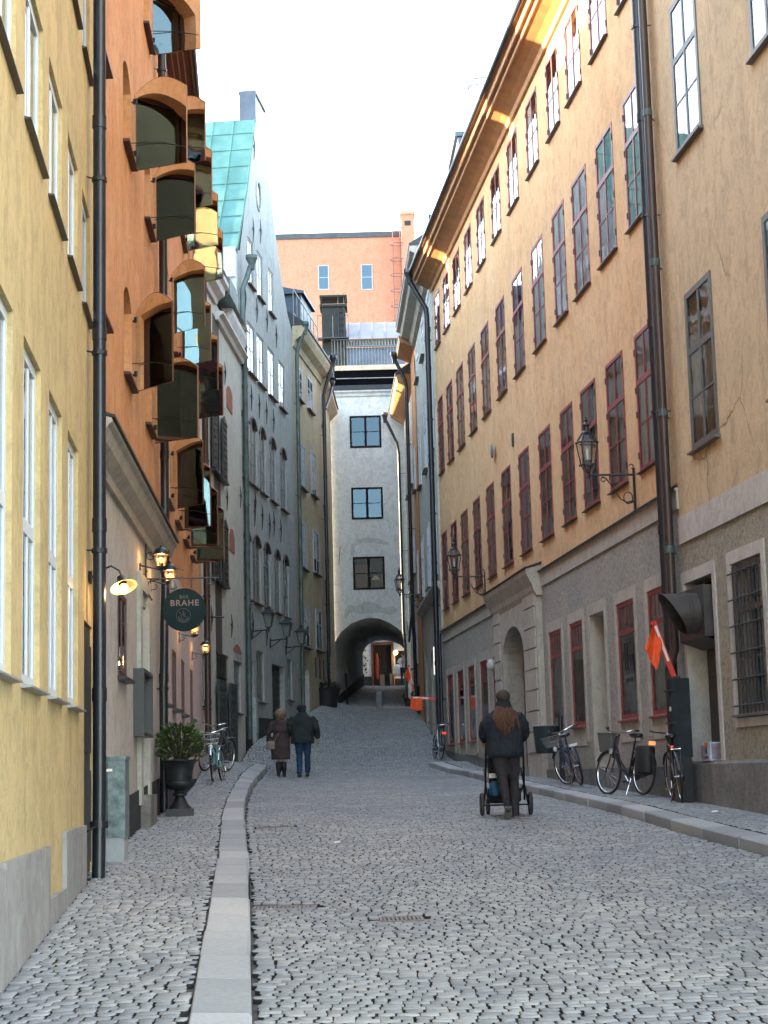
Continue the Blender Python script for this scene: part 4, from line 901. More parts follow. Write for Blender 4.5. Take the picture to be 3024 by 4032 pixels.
for i,(a,c) in enumerate(r3): window(L5,WG5,q+a,q+c,9.7,11.6,.03,['full','full','half','full','full'][i])
for i,(a,c) in enumerate(r4): window(L5,WG5,q+a,q+c,6.42,8.28,.03,['full','full','half','full','full'][i])
mb=MB()
for rs,z in ((r3,11.36),(r4,8.04)):
    for a,c in rs:
        mb.tube([(q+a+(c-a)*k/8,.0,z+.26*(1-(2*k/8-1)**2)+.02) for k in range(9)],.045,6)
L5.part(mb,'arch_trim',mat('dark_arch_paint',(.07,.05,.045),.6))
window(L5,dict(WG5,id='g5c',h=[(.5,.04)]),q+.92,q+2.0,3.68,5.08,.04,'full'); window(L5,dict(WG5,id='g5c',h=[(.5,.04)]),q+5.64,q+6.52,3.92,5.16,.04,'half')
mb=MB(); mb.box(q+3.2,q+5.2,.16,.2,2.5,4.86)
for i in range(4):
    for k in range(9): mb.box(q+3.28+i*.48,q+3.64+i*.48,.13,.16,2.95+k*.2,3.08+k*.2)
L5.part(mb,'gate',GREEN_D)
for a,c in ((0,q+3.2),(q+5.2,L_)): L5.part(wall(MB(),a,c,1,[(0,3.2),(q+3.1,3.25),(L_,3.4)],[],-.05),'plinth',DPLI)
mb=MB()
for x,z in ((.55,12.2),(1.7,12.2),(2.8,12.25),(3.9,12.2),(-.1,14.9),(1.55,15.0),(3.1,15.1),(4.6,15.0),(.8,8.95),(1.9,9.0),(3.0,8.9),(3.7,9.05),(4.8,9.0),(1.2,17.3),(2.3,17.6),(1.5,19.9),(.3,5.75),(2.3,5.7),(5.4,5.6),(.9,9.25)): mb=MB(); tie(mb,q+x,z,.75); L5.part(mb,'wall_tie',BLACK)
mb=MB(); mb.tube([(q+2.2+.34*math.cos(k*math.pi/10),-.01,18.62+.43*math.sin(k*math.pi/10)) for k in range(20)],.04,6,closed=True); L5.part(mb,'oval_surround',P_GRY)
mb=MB(); mb.add([(q+2.2+.32*math.cos(k*math.pi/10),-.006,18.62+.41*math.sin(k*math.pi/10)) for k in range(20)],[tuple(range(20))]); L5.part(mb,'oval_window',mat('dark_oval_glass',(.03,.05,.06),.1))
# roofs: extrude the gable outline inwards
def ext(b,name,pts,m,D=9,y0=.0,off=.06,seams=0):
    mb=MB(); 
    for (a,za),(c,zc) in zip(pts,pts[1:]):
        nx,nz=-(zc-za),(c-a); l=math.hypot(nx,nz); nx/=l;nz/=l
        mb.add([(a+nx*.0,y0,za),(c,y0,zc),(c,D,zc),(a,D,za),(a+nx*off,y0,za+nz*off),(c+nx*off,y0,zc+nz*off),(c+nx*off,D,zc+nz*off),(a+nx*off,D,za+nz*off)],[(4,5,6,7),(0,1,5,4),(1,2,6,5),(3,0,4,7),(2,3,7,6)])
        if seams:
            k=int((D-y0)/seams)
            for i in range(k+1):
                y=y0+.02+i*seams; mb.obox(((a+c)/2+nx*off,y,(za+zc)/2+nz*off),((c-a)/2,0,(zc-za)/2),(0,.012,0),(nx*.03,0,nz*.03))
    return b.part(mb,name,m)
ext(L5,'roof',[(q-1.02,15.95),(q+.49,18.2),(q+1.1,19.4),(q+1.84,20.82)],COPPER,9,-.03,.06,.62)
mb=MB()
for zz in np.arange(16.6,20.7,.62):
    x=np.interp(zz,[15.95,18.2,19.4,20.82],[q-1.02,q+.49,q+1.1,q+1.84]); mb.box(x-.09,x-.05,-.03,9,zz,zz+.03)
L5.part(mb,'roof_seam',COPPER)
ext(L5,'far_roof',[(q+1.84,20.82),(q+3.38,20.95),(q+4.3,19.3),(q+5.6,17.4),(q+6.9,16.2),(q+7.7,15.9)],SLATE,9,.02)
mb=MB(); mb.box(q+1.8,q+3.42,-.05,.48,21.68,21.76); mb.box(q+1.78,q+1.84,-.04,.44,20.75,21.7); mb.box(q+1.84,q+3.36,.40,.44,20.2,21.69); L5.part(mb,'chimney_cap',BLUESH)
L5.part(MB().box(q+5.2,q+7.5,3.2,5.0,15,20.2),'added_sun_blocker',P_GRY)  # unseen block added to keep sun off the facade across the street
# side wall facing down the street with its stepped cornice
mb=MB(); mb.box(-.22,-.001,.02,1.0,15.2,16.05); mb.box(-.14,-.002,.02,.95,14.75,15.2); L5.part(mb,'kneeler',P_TOW)
mb=MB(); mb.prism([(-.35,14.35),(-.05,14.35),(-.05,14.6)],'y',.05,.85); mb.box(-.4,-.001,.05,.85,14.25,14.35); L5.part(mb,'side_flashing',LEADC)
mb=MB(); mb.box(-.9,-.3,1.0,2.6,15.4,16.5); mb.box(-1.0,-.2,.95,2.65,16.5,16.6); L5.part(mb,'roof_hatch',BLACK)
mb=MB(); mb.tube([(-.6,1.1,15.9),(-.6,1.1,17.5)],.02,6); mb.ball((-.6,1.1,16.4),.13); L5.part(mb,'ball_antenna',mat('pale_ball',(.45,.45,.47),.3))
pipe(L5,'downpipe',[(.25,.35,15.7),(.2,.2,15.2),(.05,.12,14.9),(.05,.12,13.9),(.22,.12,13.3),(.22,.12,3.2),(.22,.12,2.6)],.075,LEADC,[7.6,10.2,12.2],[4.6,6.1,8.9,11.2],True)
# ================================================================= L6 faded yellow building and its last bay
L6=Bld('faded_yellow_building',(-2.83,54.6),(-2.16,60.27),'L','faded yellow building with pale blue window frames and a small arched doorway niche','building'); L_=L6.L
WY=dict(id='y6',mat=mat('pale_blue_frame',(.36,.40,.47),.5,0,.08,12),fw=.06,v=[(.5,.06)],h=[(.66,.03),(.33,.03)],dep=(-.03,.04),sill=(mat('dark_sill',(.05,.045,.045),.6),.05,.12,.03))
wn=[(.52,1.62,13.86,14.94),(2.72,3.86,13.93,15.04),(.72,2.03,10.94,12.42),(3.2,4.3,11.06,12.56),(.65,1.98,8.28,9.8),(3.36,4.6,8.4,9.88),(.76,2.25,5.74,7.08),(3.58,4.85,5.8,7.18)]
mb=wall(MB(),0,L_,0,15.7,[hole(L6,*w_,0,.1) for w_ in wn]+[hole(L6,.95,2.05,3.6,5.2,.4,.3,1)]); mb.quad((.95,.3,3.5),(2.05,.3,3.5),(2.05,.3,5.2),(.95,.3,5.2),1); shell(mb,0,L_,8,0,15.7); L6.part(mb,'wall',[P_LYE,P_WHT])
for i,w_ in enumerate(wn): window(L6,WY,*w_,0,['sides','dim','full','half'][i%4])
L6.part(MB().box(1.3,1.7,.27,.3,4.0,4.35),'letter_box',BLACK)
L6.part(MB().prism([(0,15.4),(-.05,15.4),(-.1,15.6),(-.3,15.75),(-.4,15.95),(-.42,16.1),(0,16.2)],'x',0,L_),'eave_cornice',P_LYE)
mb=MB()
for x in (3.35,4.22,5.05): L6.part(MB().tube([(x,-.02,4.83),(x,-.02,5.52)],.02,6),'wall_tie',BLACK)
roofbox(L6,'roof',0,L_,16.08,4.0,.46,9,SLATE,5)  # hidden ridge raised to keep sun off the facade opposite
mb=MB(); mb.box(2.6,4.9,.12,3.2,15.9,17.95); mb.add([(2.45,0,17.95),(5.0,0,17.95),(5.0,3.4,18.75),(2.45,3.4,18.75),(2.45,0,17.87),(5.0,0,17.87),(5.0,3.4,17.9),(2.45,3.4,17.9)],[(0,1,2,3),(4,5,1,0),(4,0,3,7),(5,1,2,6)]); L6.part(mb,'dormer',BLUESH)
mb=MB()
for y,z in ((.15,16.2),(.15,17.0)): mb.tube([(0,-.2+y,z+.3),(5,-.2+y,z+.3)],.02,6)
for k in range(8): mb.tube([(k*.7,-.05,16.1),(k*.7,-.05,17.3)],.016,6)
L6.part(mb,'roof_railing',ZINC)
pipe(L6,'downpipe',[(.1,.4,16.0),(.1,.15,15.3),(.1,.12,15),(.1,.12,3.4)],.065,LEADC,[6,9,12],[4.6,7.5,10.5,13.5],True)
for z_ in (4.55,4.68,4.8,4.95,5.05,5.2,5.33,5.5,5.62): L6.part(MB().obox((5.46,-.205,z_),(.03,0,.006),(0,.004,0),(0,0,.04)),'sticker',WHITEW)
pipe(L6,'downpipe',[(5.6,.5,16.2),(5.55,.2,15.2),(5.5,.15,14.9),(5.5,.14,4.3),(5.6,.25,4.05)],.065,BLACKP,[6,9,12],[7.5,10.5,13.5],True)
L7=Bld('last_yellow_house',(-2.16,60.27),(-2.0,65.9),'L','narrow last yellow house between the black downpipe and the archway tower','building'); L_=L7.L
wn=[(.3,1.2,z,z+1.3) for z in (5.9,8.4,11.1,14.0)]
mb=wall(MB(),0,L_,0,15.5,[hole(L7,*w_,0,.1) for w_ in wn]+[hole(L7,.3,1.3,3.6,5.9-.3,0,.2)]); shell(mb,0,L_,8,0,15.5); L7.part(mb,'wall',P_LYE)
for w_ in wn: window(L7,WY,*w_,0,'full')
L7.part(MB().box(.3,1.3,.2,.25,3.5,5.6),'door',mat('grey_blue_door',(.10,.12,.14),.5))
L7.part(MB().prism([(0,15.2),(-.1,15.3),(-.3,15.5),(-.3,15.65),(0,15.8)],'x',0,L_),'eave_cornice',P_LYE)
mb=MB(); mb.quad((-.1,-.35,15.66),(L_,-.35,15.66),(L_,4,16.4),(-.1,4,16.4)); mb.quad((-.1,4,16.4),(L_,4,16.4),(L_,8,15.5),(-.1,8,15.5)); L7.part(mb,'roof',SLATE)
pipe(L7,'downpipe',[(1.2,.35,15.6),(.9,.3,15.2),(0.0,.17,14.5)],.05,BLACKP,[],[],True)
# ================================================================= shop house beyond the passage
SH=Bld('shop_house',(-4,94),(5,94),'L','whitewashed house with a dark shop doorway seen through the archway','building'); L_=9
mb=wall(MB(),0,L_,4,16,[dict(x0=3.15,x1=4.28,z0=6.2,z1=8.62,rise=0,rev=.2,mi=0),dict(x0=4.4,x1=6.2,z0=7.0,z1=8.2,rise=0,rev=.15,mi=0)]); shell(mb,0,L_,7,4,16); SH.part(mb,'wall',P_TOW)
SH.part(MB().box(0,3.1,-.03,0,5,6.85).box(4.35,L_,-.03,0,5,6.7),'plinth',DPLI)
WD=mat('varnished_wood',(.10,.04,.018),.4,0,.3,5)
SH.part(MB().box(3.1,3.2,-.1,.2,6.1,8.7).box(4.2,4.33,-.1,.2,6.1,8.7).box(3.2,4.2,-.1,.2,8.55,8.7),'door_frame',WD)
SH.part(MB().quad((3.2,.9,6),(4.2,.9,6),(4.2,.9,8.6),(3.2,.9,8.6)).quad((4.4,.5,6.9),(6.2,.5,6.9),(6.2,.5,8.3),(4.4,.5,8.3)),'painted_dark_interior',DARK)  # dark sheets stand in for the unlit shop rooms
SH.part(MB().loft([(3.42,.1,6.7,.07,.05),(3.4,.1,7.1,.10,.06),(3.42,.1,7.7,.09,.05),(3.4,.1,8.1,.05,.04)],10),'hanging_coat',mat('rust_red_coat',(.22,.03,.015),.8))
SH.part(MB().box(3.55,3.95,-.5,-.1,6.2,6.9).box(4.02,4.2,-.4,-.1,6.2,6.95),'display_rack',mat('rack_goods',(.12,.10,.085),.7))
for (nm,poly) in (('painted_tree',0),):
    mb=MB(); rr=random.Random(3)
    for k in range(60):
        x=2.45+rr.gauss(0,.13)+.1*(k%3); z=7.55+rr.gauss(0,.42); mb.obox((x,-.012,z),(rr.uniform(.02,.05),0,rr.uniform(-.03,.03)),(0,.004,0),(0,0,rr.uniform(.015,.04)))
    SH.part(mb,nm,mat('faded_leaf_print',(.05,.07,.045),.8,0,.4,9))
# ================================================================= street furniture and lamps
def gz(x,y,pav=False): return float(PV(x,y) if pav else G(x,y))
WARM=mat('warm_lamp_glow',(1,.7,.35),.5,emit=(1,.62,.25),es=.16)
LGLASS=glassmat('lantern_glass',(.95,.93,.88),.35,.1)
AMBER=glassmat('amber_lantern_glass',(1,.80,.55),.3,.25)
PORC=mat('cream_enamel',(.75,.62,.35),.4)
SIGNM=mat('dark_teal_sign_paint',(.010,.025,.030),.7,0,.1,4,spec=.12)
def light(name,loc,e,col=(1,.6,.25),r=.04,par=None):
    l=bpy.data.lights.new(name,'POINT'); l.energy=e; l.color=col; l.shadow_soft_size=r
    o=bpy.data.objects.new(name,l); COL.objects.link(o); o.parent=par; o.location=loc; return o
# farm lamp on the yellow wall
p=L1.W(18.43,0,3.40); lp=empty('wall_lamp',p,L1.ang,'black farmhouse wall lamp with a wide cream lined shade, lit, on the yellow wall','wall lamp')
MB().lathe([(.055,0),(.06,.01),(.06,.03),(.0,.035)],16).xform(Matrix.Rotation(R(90),4,'X')).build('wall_plate',BLACK,lp,True)
sh=(0.0,-.30,-.05)
mb=MB(); mb.tube([(0,-.03,.0),(0,-.1,.06),(0,-.2,.10),(0,-.27,.06),(0,-.295,-.0)],.009,8); mb.build('swan_neck_arm',BLACK,lp,True)
tl=Matrix.Translation(sh)@Matrix.Rotation(R(24),4,'Y')@Matrix.Rotation(R(-16),4,'X')
mb=MB(); mb.lathe([(.02,.07),(.035,.06),(.045,.02),(.055,0),(.125,-.045),(.128,-.05)],28,(0,0,0),0,False); mb.xform(tl); mb.build('lamp_shade',BLACK,lp,True)
mb=MB(); mb.lathe([(.04,-.006),(.055,-.008),(.123,-.050)],28,(0,0,0),0,False); mb.xform(tl); mb.build('shade_lining',PORC,lp,True)
mb=MB(); mb.ball((0,0,-.065),.042,.042,.05); mb.xform(tl); mb.build('bulb',WARM,lp,True)
light('bulb_light',(-.07,-.30,-.16),.7,par=lp)
# lit lanterns of the bar
def bar_lantern(b,t,z,label,e):
    """bell topped lantern on a short wall arm"""
    p=b.W(t,0,z); o=empty('wall_lantern',p,b.ang,label,'lantern','lit bell topped lanterns along the bar front')
    mb=MB(); mb.box(-.03,.03,-.02,0,-.09,.09); mb.tube([(0,-.02,.06),(0,-.27,.0)],.010,6); mb.tube([(0,-.02,-.06),(0,-.08,-.05),(0,-.10,-.01),(0,-.07,.02)],.006,6); mb.build('bracket',BLACK,o)
    MB().lathe([(.01,0),(.05,.012),(.06,.03),(.062,.045)],18,(0,-.27,.0)).build('lantern_base',BLACK,o,True)
    MB().lathe([(.056,.045),(.085,.20)],18,(0,-.27,0),0,False).build('lantern_glass',AMBER,o,True)
    MB().lathe([(.10,.195),(.098,.21),(.085,.235),(.072,.26),(.045,.275),(.02,.285),(.014,.31),(.0,.325)],18,(0,-.27,0)).build('lantern_cap',BLACK,o,True)
    MB().ball((0,-.27,.12),.026,.026,.036).build('bulb',WARM,o,True)
    light('bulb_light',(0,-.27,.16),e,par=o); return o
bar_lantern(L2,5.5,4.20,'lit bell topped lantern nearest, standing left of the bracket that carries the round sign',.9)
bar_lantern(L2,7.05,4.18,'lit bell topped lantern just above the left edge of the round bar sign',.9)
bar_lantern(L3,4.05,3.96,'lit bell topped lantern half hidden behind the bottom of the round sign',.7)
bar_lantern(L3,8.1,3.93,'small lit bell topped lantern farthest up the street, beside the brown downpipe',.7)
# hanging sign
p=L2.W(6.2,0,4.17); sg=empty('hanging_sign',p,L2.ang,'round dark teal bar sign hanging from a long scrolled iron bracket','sign')
mb=MB(); mb.tube([(0,-.02,.48),(0,-.02,-.15),(0,-.10,-.28)],.012,6); mb.tube([(0,-.02,.0),(0,-.96,.0)],.010,6); mb.tube([(0,-.02,-.2),(0,-.06,-.03),(0,-.2,-.01)],.007,6)
mb.tube([(0,-.86+.055*math.cos(a),-.03-.055*math.sin(a)+.0) for a in np.linspace(-.4,3.9,12)],.007,6); mb.tube([(0,-.45+.06*math.cos(a),.07+.06*math.sin(a)) for a in np.linspace(-2.2,2.6,12)],.007,6); mb.tube([(0,-.08+.05*math.cos(a),.3+.05*math.sin(a)) for a in np.linspace(-3,2,12)],.007,6)
mb.tube([(0,-.36,0),(0,-.42,-.13)],.006,6); mb.tube([(0,-.60,0),(0,-.60,-.13)],.006,6)
mb.build('bracket',BLACK,sg)
MB().lathe([(.275,-.012),(.28,-.006),(.28,.006),(.275,.012)],48).xform(Matrix.Translation((0,-.51,-.41))@Matrix.Rotation(R(90),4,'Y')).build('sign_board',SIGNM,sg,True)
mb=MB(); mb.lathe([(.0,.0),(.02,.0),(.055,-.09),(.045,-.12),(.0,-.13)],14,(0,-.36,-.02)); mb.build('spot_lamp',ZINC,sg,True)
def text(name,body,size,mtl,par,m,ext=.002,bold=False):
    cu=bpy.data.curves.new(name,'FONT'); cu.body=body; cu.size=size; cu.align_x='CENTER'; cu.align_y='CENTER'; cu.extrude=ext; cu.space_character=1.18 if len(body)>3 else 1.1
    if bold: cu.offset=size*.018
    to=bpy.data.objects.new(name,cu); COL.objects.link(to); me=bpy.data.meshes.new_from_object(to); bpy.data.objects.remove(to)
    me.materials.clear(); me.materials.append(mtl); o=bpy.data.objects.new(name,me); COL.objects.link(o); o.parent=par; o.matrix_local=m; return o
LET=mat('muted_rose_lettering',(.17,.125,.115),.5)
LET2=mat('dim_lettering',(.07,.068,.066),.5)
FR=Matrix(((0,0,-1,0),(-1,0,0,0),(0,1,0,0),(0,0,0,1)))   # text facing down the street: its x runs towards the street, normal to -x
def on_sign(y,z): return Matrix.Translation((-.0145,y,z))@FR
text('lettering','BAR',.062,LET2,sg,on_sign(-.51,-.245),bold=True)
text('lettering','BRAHE',.108,LET,sg,on_sign(-.515,-.325),bold=True)
mb=MB(); C_=(-.0155,-.50,-.485)
def arc(r,a0,a1,t,cy=0,cz=0,n=20): mb.tube([(C_[0],C_[1]-cy-r*math.cos(a),C_[2]+cz+r*math.sin(a)) for a in np.linspace(a0,a1,n)],t,6)
arc(.092,0,6.283,.0035); arc(.062,3.3,6.0,.005,0,.0); arc(.075,3.6,5.9,.004,0,-.004); arc(.030,1.2,4.6,.004,-.0,-.01)
mb.tube([(C_[0],C_[1]-.0,C_[2]+.065),(C_[0],C_[1]-.0,C_[2]-.01),(C_[0],C_[1]-.03,C_[2]-.01)],.004,6); mb.tube([(C_[0],C_[1]-.03,C_[2]+.035),(C_[0],C_[1]-.012,C_[2]+.01),(C_[0],C_[1]-.034,C_[2]-.02)],.004,6)
mb.tube([(C_[0],C_[1]+.055,C_[2]+.04),(C_[0],C_[1]+.035,C_[2]+.03)],.005,6); mb.build('emblem',LET2,sg)
# unlit tapered wall lanterns on the grey building
def taper_lantern(b,t,z,label):
    p=b.W(t,0,z); o=empty('wall_lantern',p,b.ang,label,'lantern','unlit black tapered lanterns on the grey building')
    mb=MB(); mb.box(-.03,.03,-.03,0,-.22,.06); mb.tube([(0,-.03,.0),(0,-.50,.03)],.018,6); mb.tube([(0,-.03,-.18),(0,-.15,-.12),(0,-.3,.0)],.013,6); mb.tube([(0,-.50,-.05),(0,-.50,.09)],.022,8); mb.build('bracket',BLACK,o)
    f=MB()
    for i in range(4):
        a=math.pi/4+i*math.pi/2; f.tube([(.09*math.cos(a),-.5+.09*math.sin(a),.1),(.185*math.cos(a),-.5+.185*math.sin(a),.46)],.012,6)
    f.add([(sx*.07,-.5+sy*.07,.09) for sx,sy in ((-1,-1),(1,-1),(1,1),(-1,1))]+[(sx*.07,-.5+sy*.07,.11) for sx,sy in ((-1,-1),(1,-1),(1,1),(-1,1))],[(0,1,2,3),(4,5,6,7),(0,1,5,4),(1,2,6,5),(2,3,7,6),(3,0,4,7)]); f.build('lantern_frame',BLACK,o)
    g=MB(); q0=[(.062,.1),(.128,.455)]
    vs=[(sx*r_,-.5+sy*r_,z_) for r_,z_ in q0 for sx,sy in ((-1,-1),(1,-1),(1,1),(-1,1))]; g.add(vs,[(0,1,5,4),(1,2,6,5),(2,3,7,6),(3,0,4,7)]); g.build('lantern_glass',mat('milky_lantern_glass',(.16,.18,.18),.25),o)
    c=MB(); r1,r2=.19,.05; vs=[(sx*r_,-.5+sy*r_,z_) for r_,z_ in ((r1,.45),(r1,.475),(r2,.60),(.045,.63)) for sx,sy in ((-1,-1),(1,-1),(1,1),(-1,1))]
    fs=[]
    for k in range(3): fs+=[(4*k+i,4*k+(i+1)%4,4*k+4+(i+1)%4,4*k+4+i) for i in range(4)]
    c.add(vs,fs+[(0,3,2,1),(12,13,14,15)]); c.box(-.06,.06,-.56,-.44,.63,.66); c.build('lantern_roof',BLACK,o)
    return o
taper_lantern(L5,.95+.2,5.55,'black tapered lantern highest of the three on the grey wall, above the tall window')
taper_lantern(L5,.95+2.95,5.5,'black tapered lantern between the other two, above the dark green gate')
taper_lantern(L5,.95+5.42,5.46,'black tapered lantern nearest the yellow building and its downpipe')
# ornate gas style lanterns on long scrolled arms
def gas_lantern(b,t,z,label,arm=.73,sc=1.0):
    p=b.W(t,0,z); o=empty('scroll_arm_lantern',p,b.ang,label,'lantern','ornate lanterns on scrolled iron arms'); o.scale=(sc,)*3
    mb=MB(); mb.box(-.02,.02,-.035,-.0,-.62,.10); mb.tube([(0,-.02,.0),(0,-arm,.0)],.017,6)
    mb.tube([(0,-.03+.035*math.cos(a)-.02,.13+.035*math.sin(a)) for a in np.linspace(-1.5,3,9)],.009,6)
    pts=[(0,-.05-.10*math.sin(a)*(1-a/9),-.30+.10*math.cos(a)*(1-a/9)) for a in np.linspace(0,6.2,16)]
    mb.tube([(0,-.02,-.42)]+[(0,-.12-.07*math.cos(a),-.36+.09*math.sin(a)) for a in np.linspace(-1.6,5.2,18)],.009,6)
    mb.tube([(0,-.02,-.40),(0,-.14,-.43),(0,-.24,-.38),(0,-.36,-.18),(0,-.46,-.05),(0,-.52,-.03)],.011,6)
    mb.tube([(0,-.50-.035*math.cos(a),-.07+.035*math.sin(a)) for a in np.linspace(-3,2.5,10)],.009,6)
    mb.tube([(0,-arm,-.05),(0,-arm,.03)],.026,8); mb.build('bracket',BLACK,o,True)
    y=-arm; f=MB(); n=6
    for i in range(n):
        a=i*2*math.pi/n+.3; c,s=math.cos(a),math.sin(a)
        f.tube([(.0,y,.03),(.06*c,y+.06*s,.06),(.105*c,y+.105*s,.16)],.009,6)
        f.tube([(.105*c,y+.105*s,.16),(.165*c,y+.165*s,.50)],.011,6); f.tube([(.165*c,y+.165*s,.50),(.07*c,y+.07*s,.66)],.011,6)
        f.tube([(.125*c,y+.125*s,.165),(.125*c,y+.125*s,.135)],.012,6)
    def ring(r_,z_,t_): f.tube([(r_*math.cos(i*2*math.pi/n+.3),y+r_*math.sin(i*2*math.pi/n+.3),z_) for i in range(n)],t_,6,closed=True)
    ring(.108,.16,.012); ring(.172,.505,.017)
    f.build('lantern_frame',BLACK,o)
    g=MB(); vs=[(r_*math.cos(i*2*math.pi/n+.3),y+r_*math.sin(i*2*math.pi/n+.3),z_) for r_,z_ in ((.10,.17),(.158,.49),(.065,.65)) for i in range(n)]
    g.add(vs,[(k*n+i,k*n+(i+1)%n,(k+1)*n+(i+1)%n,(k+1)*n+i) for k in range(2) for i in range(n)]); g.build('lantern_glass',LGLASS,o)
    MB().lathe([(.075,.64),(.085,.655),(.075,.675),(.045,.69),(.04,.76),(.06,.775),(.06,.79),(.035,.81),(.02,.84),(.035,.86),(.012,.885),(.018,.905),(.0,.93)],14,(0,y,0)).build('finial',BLACK,o,True)
    MB().lathe([(.03,.18),(.06,.185),(.055,.23),(.02,.24)],12,(0,y,0)).build('burner',BLACK,o,True)
    MB().lathe([(.018,.24),(.02,.40),(.0,.42)],10,(0,y,0)).build('mantle',mat('frosted_mantle',(.7,.7,.68),.4),o,True); return o
gas_lantern(R2,2.36,6.06,'black ornate lantern on a scrolled arm, largest and nearest, high on the ochre wall')
gas_lantern(R2,16.72,6.15,'black ornate lantern on a scrolled arm above the portal, middle one of the right wall')
gas_lantern(R3b,.25,7.5,'black ornate lantern on a scrolled arm in front of the archway tower, farthest away')
# lit globe in shop window, bright sign box
o=MB().ball((0,0,0),.12,.12,.14,20).build('globe_lamp',mat('opal_globe',(.45,.45,.43),.25),None,True); o.location=R2.W(15.55,-.12,3.98)
tag(o,'round opal globe lamp mounted beside the arched portal','lamp')
o=MB().box(-.05,.05,-.20,-.04,-.36,.36).box(-.045,.045,-.195,-.045,-.40,-.36).box(-.045,.045,-.195,-.045,.36,.40).build('light_box',mat('lit_white_panel',(.9,.9,.82),.4,emit=(1,.96,.8),es=.06)); p=R3.W(1.3,0,4.75); o.location=p; o.rotation_euler=(0,0,R3.ang)
tag(o,'narrow lit white light box on the cream wall behind the far black downpipe','light box')
# orange flagged snow warning bars
ORG=mat('orange_flag_cloth',(.85,.10,.02),.6,0,.15,8); ORR=mat('red_bar_paint',(.75,.06,.04),.4); WHB=mat('white_bar_band',(.8,.78,.74),.4)
def warn_bar(b,t,y,z,ang,L,label,drop,sc=1):
    """bar pivoted on a downpipe clamp; ang from horizontal"""
    p=b.W(t,y,z); o=empty('warning_bar',p,b.ang,label,'warning bar','orange warning bars clamped to downpipes')
    c,s=math.cos(ang),math.sin(ang)
    mb=MB(); d=Vector((0,-c,s)); 
    mb.obox(d*(L/2),d*(L/2),(.012,0,0),Vector((0,s,c))*.035); mb.build('bar',ORR,o)
    MB().obox(d*(L*.62)+Vector((0,0,.0)),d*(L*.30),(.016,0,0),Vector((0,s,c))*.018).build('reflective_band',WHB,o)
    MB().box(-.05,.05,-.04,.06,-.05,.05).build('clamp',BLACK,o)
    k=8; vs=[];w0=L*.42
    for i in range(k+1):
        for j in range(5):
            u_=i/k; v=j/4; a=d*(L-w0+w0*u_); dn=Vector((0,-.35*s,-1)).normalized()
            q_=a+dn*(drop*v)*(1-.25*abs(u_-.5)); vs.append((q_.x+.035*math.sin(u_*7+v*2)+.01,q_.y+.03*v*math.sin(u_*5),q_.z))
    MB().add(vs,[(i*5+j,i*5+j+1,(i+1)*5+j+1,(i+1)*5+j) for i in range(k) for j in range(4)]).build('flag',ORG,o,True); return o
warn_bar(R1,18.15,-.15,2.78,R(72),.86,'orange flagged warning bar folded up beside the large vent duct',.42)
warn_bar(R2,24.3,-.22,3.62,R(4),.72,'orange flagged warning bar swung out level from the far right downpipe',.36)
warn_bar(R3c,0.1,-.22,4.35,R(80),.95,'orange flagged warning bar folded upright against the cream wall, farthest up',.36)
# vent duct on the tan wall
vd=empty('vent_duct',R1.W(17.35,0,3.28),R1.ang,'big dark brown sheet metal vent duct with an open round mouth in a wall niche','vent')
DUCT=mat('brown_sheet_metal',(.060,.052,.048),.5,.3,.25,4,.15,6)
mb=MB(); mb.box(-.62,.58,-.10,.22,.0,.68); mb.add([(-.62,-.10,.68),(.58,-.10,.68),(.58,.2,.8),(-.62,.2,.8)],[(0,1,2,3)]); mb.add([(-.62,-.10,0),(.58,-.10,0),(.5,.2,-.12),(-.55,.2,-.12)],[(0,1,2,3)])
mb.build('housing',DUCT,vd)
mb=MB(); n=28; vs=[]
for k,(sx,yy) in enumerate(((0,-.10),(0,-.22),(1,-.40))):
    for i in range(n):
        a=2*math.pi*i/n; X_=.20+.27*math.cos(a); Z_=.33+.27*math.sin(a); Y_=yy
        if k==2: Y_=-.42-.27*math.sin(a)*.62
        vs.append((X_-(.0 if k<2 else .0),Y_,Z_))
mb.add(vs,[(k*n+i,k*n+(i+1)%n,(k+1)*n+(i+1)%n,(k+1)*n+i) for k in range(2) for i in range(n)]); mb.build('round_spout',DUCT,vd,True)
mb=MB()
for yy in (-.20,-.24): mb.tube([(.20+.275*math.cos(2*math.pi*i/n),yy,.33+.275*math.sin(2*math.pi*i/n)) for i in range(n)],.008,6,closed=True)
mb.build('seam_ring',DUCT,vd)
# steel guard round the foot of the double downpipe
gd=empty('pipe_guard',R1.W(17.78,-.22,0),R1.ang,'tall dark blue grey steel guard box around the foot of the brown downpipe','pipe guard')
mb=MB(); mb.prism([(-.16,-.10),(.12,-.13),(.15,.12),(-.14,.12)],'z',1.72,2.78); mb.build('guard_plate',mat('blue_grey_steel_paint',(.016,.022,.028),.6,0,.3,5,.1,12,spec=.2),gd)
mb=MB()
for z in (1.85,2.18,2.62): mb.box(-.17,.16,-.15,-.08,z-.012,z+.012)
mb.build('guard_rib',BLACK,gd); MB().box(.02,.08,-.142,-.13,2.34,2.40).build('sticker',mat('pale_sticker',(.5,.5,.52),.5),gd)
MB().box(-.1,.14,-.08,.1,1.02,1.74).build('guard_foot',BLACK,gd)
